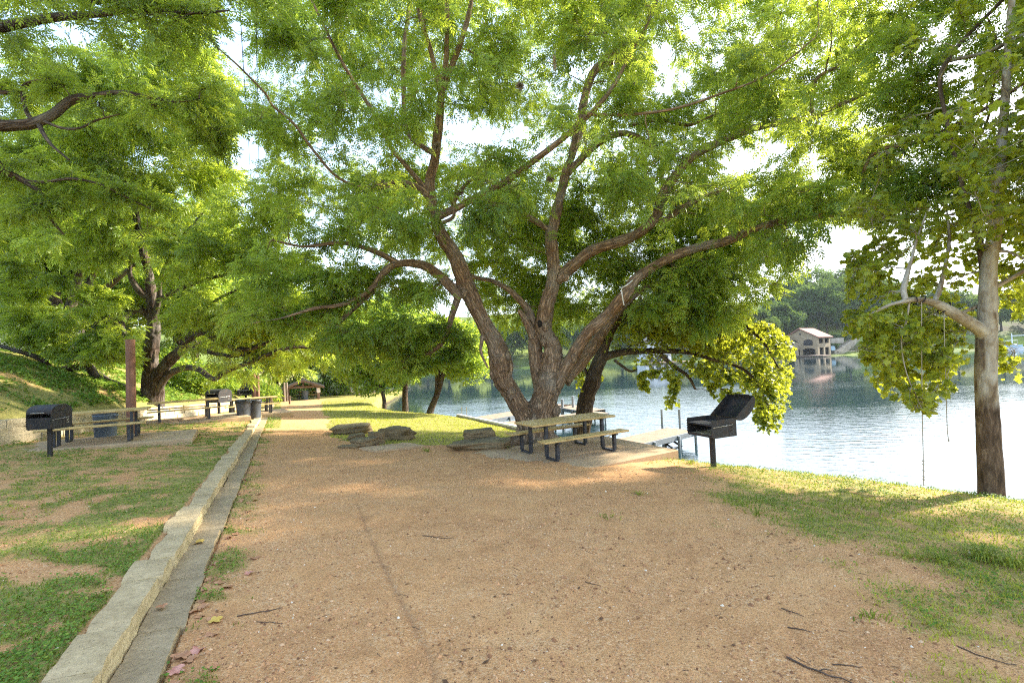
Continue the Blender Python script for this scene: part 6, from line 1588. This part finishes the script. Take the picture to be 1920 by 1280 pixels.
# low undergrowth bushes on the slope
for (px, d, s, lab) in [(395, 33, 1.6, 'low bush on the slope above the far wall, behind the distant grill'), (350, 28, 1.4, 'low bush on the slope right of the dark trunk'), (430, 38, 1.8, 'low bush on the slope left of the reddish posts'), (60, 22, 1.0, 'low weedy bush at the foot of the wire fence'), (-20, 24, 1.7, 'leafy bush at the far left edge behind the wire fence'), (40, 25.5, 1.7, 'leafy bush behind the middle of the wire fence'), (110, 27, 1.8, 'leafy bush at the right end of the wire fence'), (200, 29, 1.8, 'leafy bush on the crest behind the reddish pole'), (290, 30, 1.6, 'leafy bush on the crest behind the dark trunk'), (480, 44, 2.0, 'leafy bush behind the pair of reddish posts'), (555, 56, 2.0, 'dark bush behind the left pavilion posts'), (625, 57, 2.0, 'dark bush behind the right pavilion post')]:
    x, y = at(px, 720, d); b = gp(x, y); n = 3200
    t = thing('bush', b, lab, 'bush', 'bushes on the slope'); g = rng.normal(0, 1, (n, 3)); g /= np.linalg.norm(g, axis=1)[:, None]; g *= rng.uniform(.2, 1, (n, 1)) ** .5
    pos = np.array(b) + g * np.array([s * 1.2, s, s * .8]) * (1 + .3 * fbm(g[:, 0] * 2, g[:, 1] * 2, g[:, 2] * 2 + px, 2))[:, None] + [0, 0, s * .4]; dr = g + rng.normal(0, .6, (n, 3))
    build_leaves('foliage', M['leafbg'], t, 'tuft', pos, dr, .2 * rng.uniform(.6, 1.3, n), .5 + rng.normal(0, .15, n))
    m = MB()
    for k in range(4): m.cyl(np.array([0, 0, -.2]), g[k] * s * .5 + [0, 0, s * .5], .03, .01, 5)
    m.build('stem', M['barkB'], t)
# far shore trees
FAR = [(1425, 176, 14, 6.2, 0), (1448, 182, 15, 6.5, 0), (1470, 180, 15, 6, 1), (1492, 186, 17, 7, 0), (1515, 188, 18, 7.2, 0), (1537, 190, 18, 7, 0), (1553, 186, 19, 7.2, 1), (1572, 192, 20, 8, 0), (1592, 186, 18, 7, 0), (1612, 190, 20, 8, 0), (1636, 188, 18, 7.5, 0),
       (1480, 204, 19, 8, 0), (1530, 208, 21, 8, 0), (1580, 210, 22, 8.5, 0), (1630, 206, 20, 8, 0), (1670, 190, 17, 7.5, 0), (1710, 192, 17, 7.5, 1), (1750, 188, 16, 7, 0), (1795, 186, 16, 7, 0), (1840, 184, 15, 7, 1), (1880, 184, 15, 7.5, 0), (1925, 180, 15, 7.5, 0), (1975, 182, 15, 8, 0), (2040, 186, 15, 8, 0), (2100, 190, 16, 8, 1),
       (1390, 176, 14, 7, 1), (1350, 178, 13, 6.5, 0), (1310, 176, 13, 7, 0), (1270, 178, 13, 6.5, 1), (1205, 172, 12, 6.5, 0), (1165, 174, 13, 7, 0), (1120, 174, 14, 7, 1), (1078, 176, 14, 7, 0), (1040, 174, 14, 7.5, 1), (1000, 176, 15, 7.5, 0), (960, 174, 14, 7.5, 1), (920, 176, 14, 7.5, 0), (880, 174, 14, 7.5, 1), (840, 176, 14, 7.5, 0), (800, 174, 14, 7.5, 1), (760, 176, 14, 7.5, 0), (715, 176, 14, 8, 0)]
for i, (px, d, h, cr, k) in enumerate(FAR):
    x, y = at(px, 650, d); y = max(y, 170.5)
    vis = 1400 < px < 1660
    lab = ['dark rounded tree in the row on the far shore hillside', 'paler olive tree in the row on the far shore hillside'][k]
    bg_tree('far_shore_tree', lab, x, y, h, cr * 1.1, 'trees on the far shore', M['leaffar'], M['barkB'], .85, 4200 if vis else 2000, .15, (0, 0), .42, v0=.42 + .35 * k, kind='tuft', holes=False, clumps=26)
for (px, py, d, w) in [(1548, 634, 180, 3.0), (1562, 633, 180, 2.6), (1581, 633, 182, 2.4), (1560, 650, 171, 1.6)]:
    q = P(px, py, d); n = 500; t = thing('hedge', (q[0], q[1], q[2] - 1.0), 'dark clipped shrub on the stone terraces right of the boathouse', 'shrub', 'shrubs on the far terraces')
    g = rng.normal(0, 1, (n, 3)); g /= np.linalg.norm(g, axis=1)[:, None]; build_leaves('foliage', M['leaffar'], t, 'tuft', q + g * np.array([w, 1.4, .9]), g, .6 * rng.uniform(.6, 1.2, n), .3 + rng.normal(0, .1, n))
    m = MB(); m.cyl((0, 0, -.5), (0, 0, 1.0), .12, n=6); m.build('stem', M['barkB'], t)

mh, nth, oth = newmat('air_haze')
pvn = N(nth, 'ShaderNodeVolumePrincipled', i_Density=.00015, i_Anisotropy=.0); pvn.inputs['Color'].default_value = (.86, .93, 1.0, 1)
nth.links.new(pvn.outputs[0], oth.inputs['Volume'])
hx = MB(); hx.box((0, 0, 0), (3400, 3400, 67), bev=0); hz_ = hx.build('haze', mh, None); hz_.location = (0, 0, 28)
tag(hz_, 'thin pale air softening the far shore', 'haze', kind='stuff')
# ------------------------------------------------------------------ light, sky, camera
AZ = math.radians(64); EL = math.radians(31)
W = bpy.data.worlds.new('World'); SC.world = W; W.use_nodes = True
nt = W.node_tree; nt.nodes.clear()
sky = nt.nodes.new('ShaderNodeTexSky'); sky.sky_type = 'NISHITA'; sky.sun_disc = False
sky.sun_elevation = EL; sky.sun_rotation = AZ; sky.air_density = 1.0; sky.dust_density = 1.5; sky.ozone_density = 1.0; sky.altitude = 150
bg = nt.nodes.new('ShaderNodeBackground'); bg.inputs[1].default_value = .15
wo = nt.nodes.new('ShaderNodeOutputWorld'); 
den = nt.nodes.new('ShaderNodeVectorMath'); den.operation = 'MULTIPLY_ADD'; den.inputs[1].default_value = (.25, .23, .205); den.inputs[2].default_value = (1, 1, 1)
dv_ = nt.nodes.new('ShaderNodeVectorMath'); dv_.operation = 'DIVIDE'
nt.links.new(sky.outputs[0], den.inputs[0]); nt.links.new(sky.outputs[0], dv_.inputs[0]); nt.links.new(den.outputs[0], dv_.inputs[1])
nt.links.new(dv_.outputs[0], bg.inputs[0]); nt.links.new(bg.outputs[0], wo.inputs[0])
sl = bpy.data.lights.new('sun', 'SUN'); sl.energy = 2.0; sl.angle = math.radians(2.0); sl.color = (1, .93, .80)
so = bpy.data.objects.new('sun', sl); COL.objects.link(so)
sd = Vector((math.sin(AZ) * math.cos(EL), math.cos(AZ) * math.cos(EL), math.sin(EL)))
so.rotation_euler = (-sd).to_track_quat('-Z', 'Y').to_euler(); so.location = (20, 20, 30)
cam = bpy.data.cameras.new('camera'); cam.sensor_width = 36; cam.lens = 36 * F / 1920; cam.clip_end = 3000; cam.clip_start = .05
co = bpy.data.objects.new('camera', cam); COL.objects.link(co)
Mx = Matrix(((R_[0], U_[0], -f_[0], EYE[0]), (R_[1], U_[1], -f_[1], EYE[1]), (R_[2], U_[2], -f_[2], EYE[2]), (0, 0, 0, 1)))
co.matrix_world = Mx; SC.camera = co
SC.view_settings.view_transform = 'Standard'; SC.view_settings.look = 'None'; SC.view_settings.gamma = 1.0; SC.view_settings.exposure = 3.2
cy = SC.cycles
cy.max_bounces = 10; cy.diffuse_bounces = 7; cy.glossy_bounces = 3; cy.transmission_bounces = 8; cy.transparent_max_bounces = 4
cy.use_denoising = False; cy.filter_width = 1.1; cy.sample_clamp_indirect = 4.0; cy.caustics_reflective = False; cy.caustics_refractive = False
try: cy.denoiser = 'OPENIMAGEDENOISE'; cy.denoising_input_passes = 'RGB_ALBEDO_NORMAL'; cy.denoising_prefilter = 'NONE'
except Exception: pass
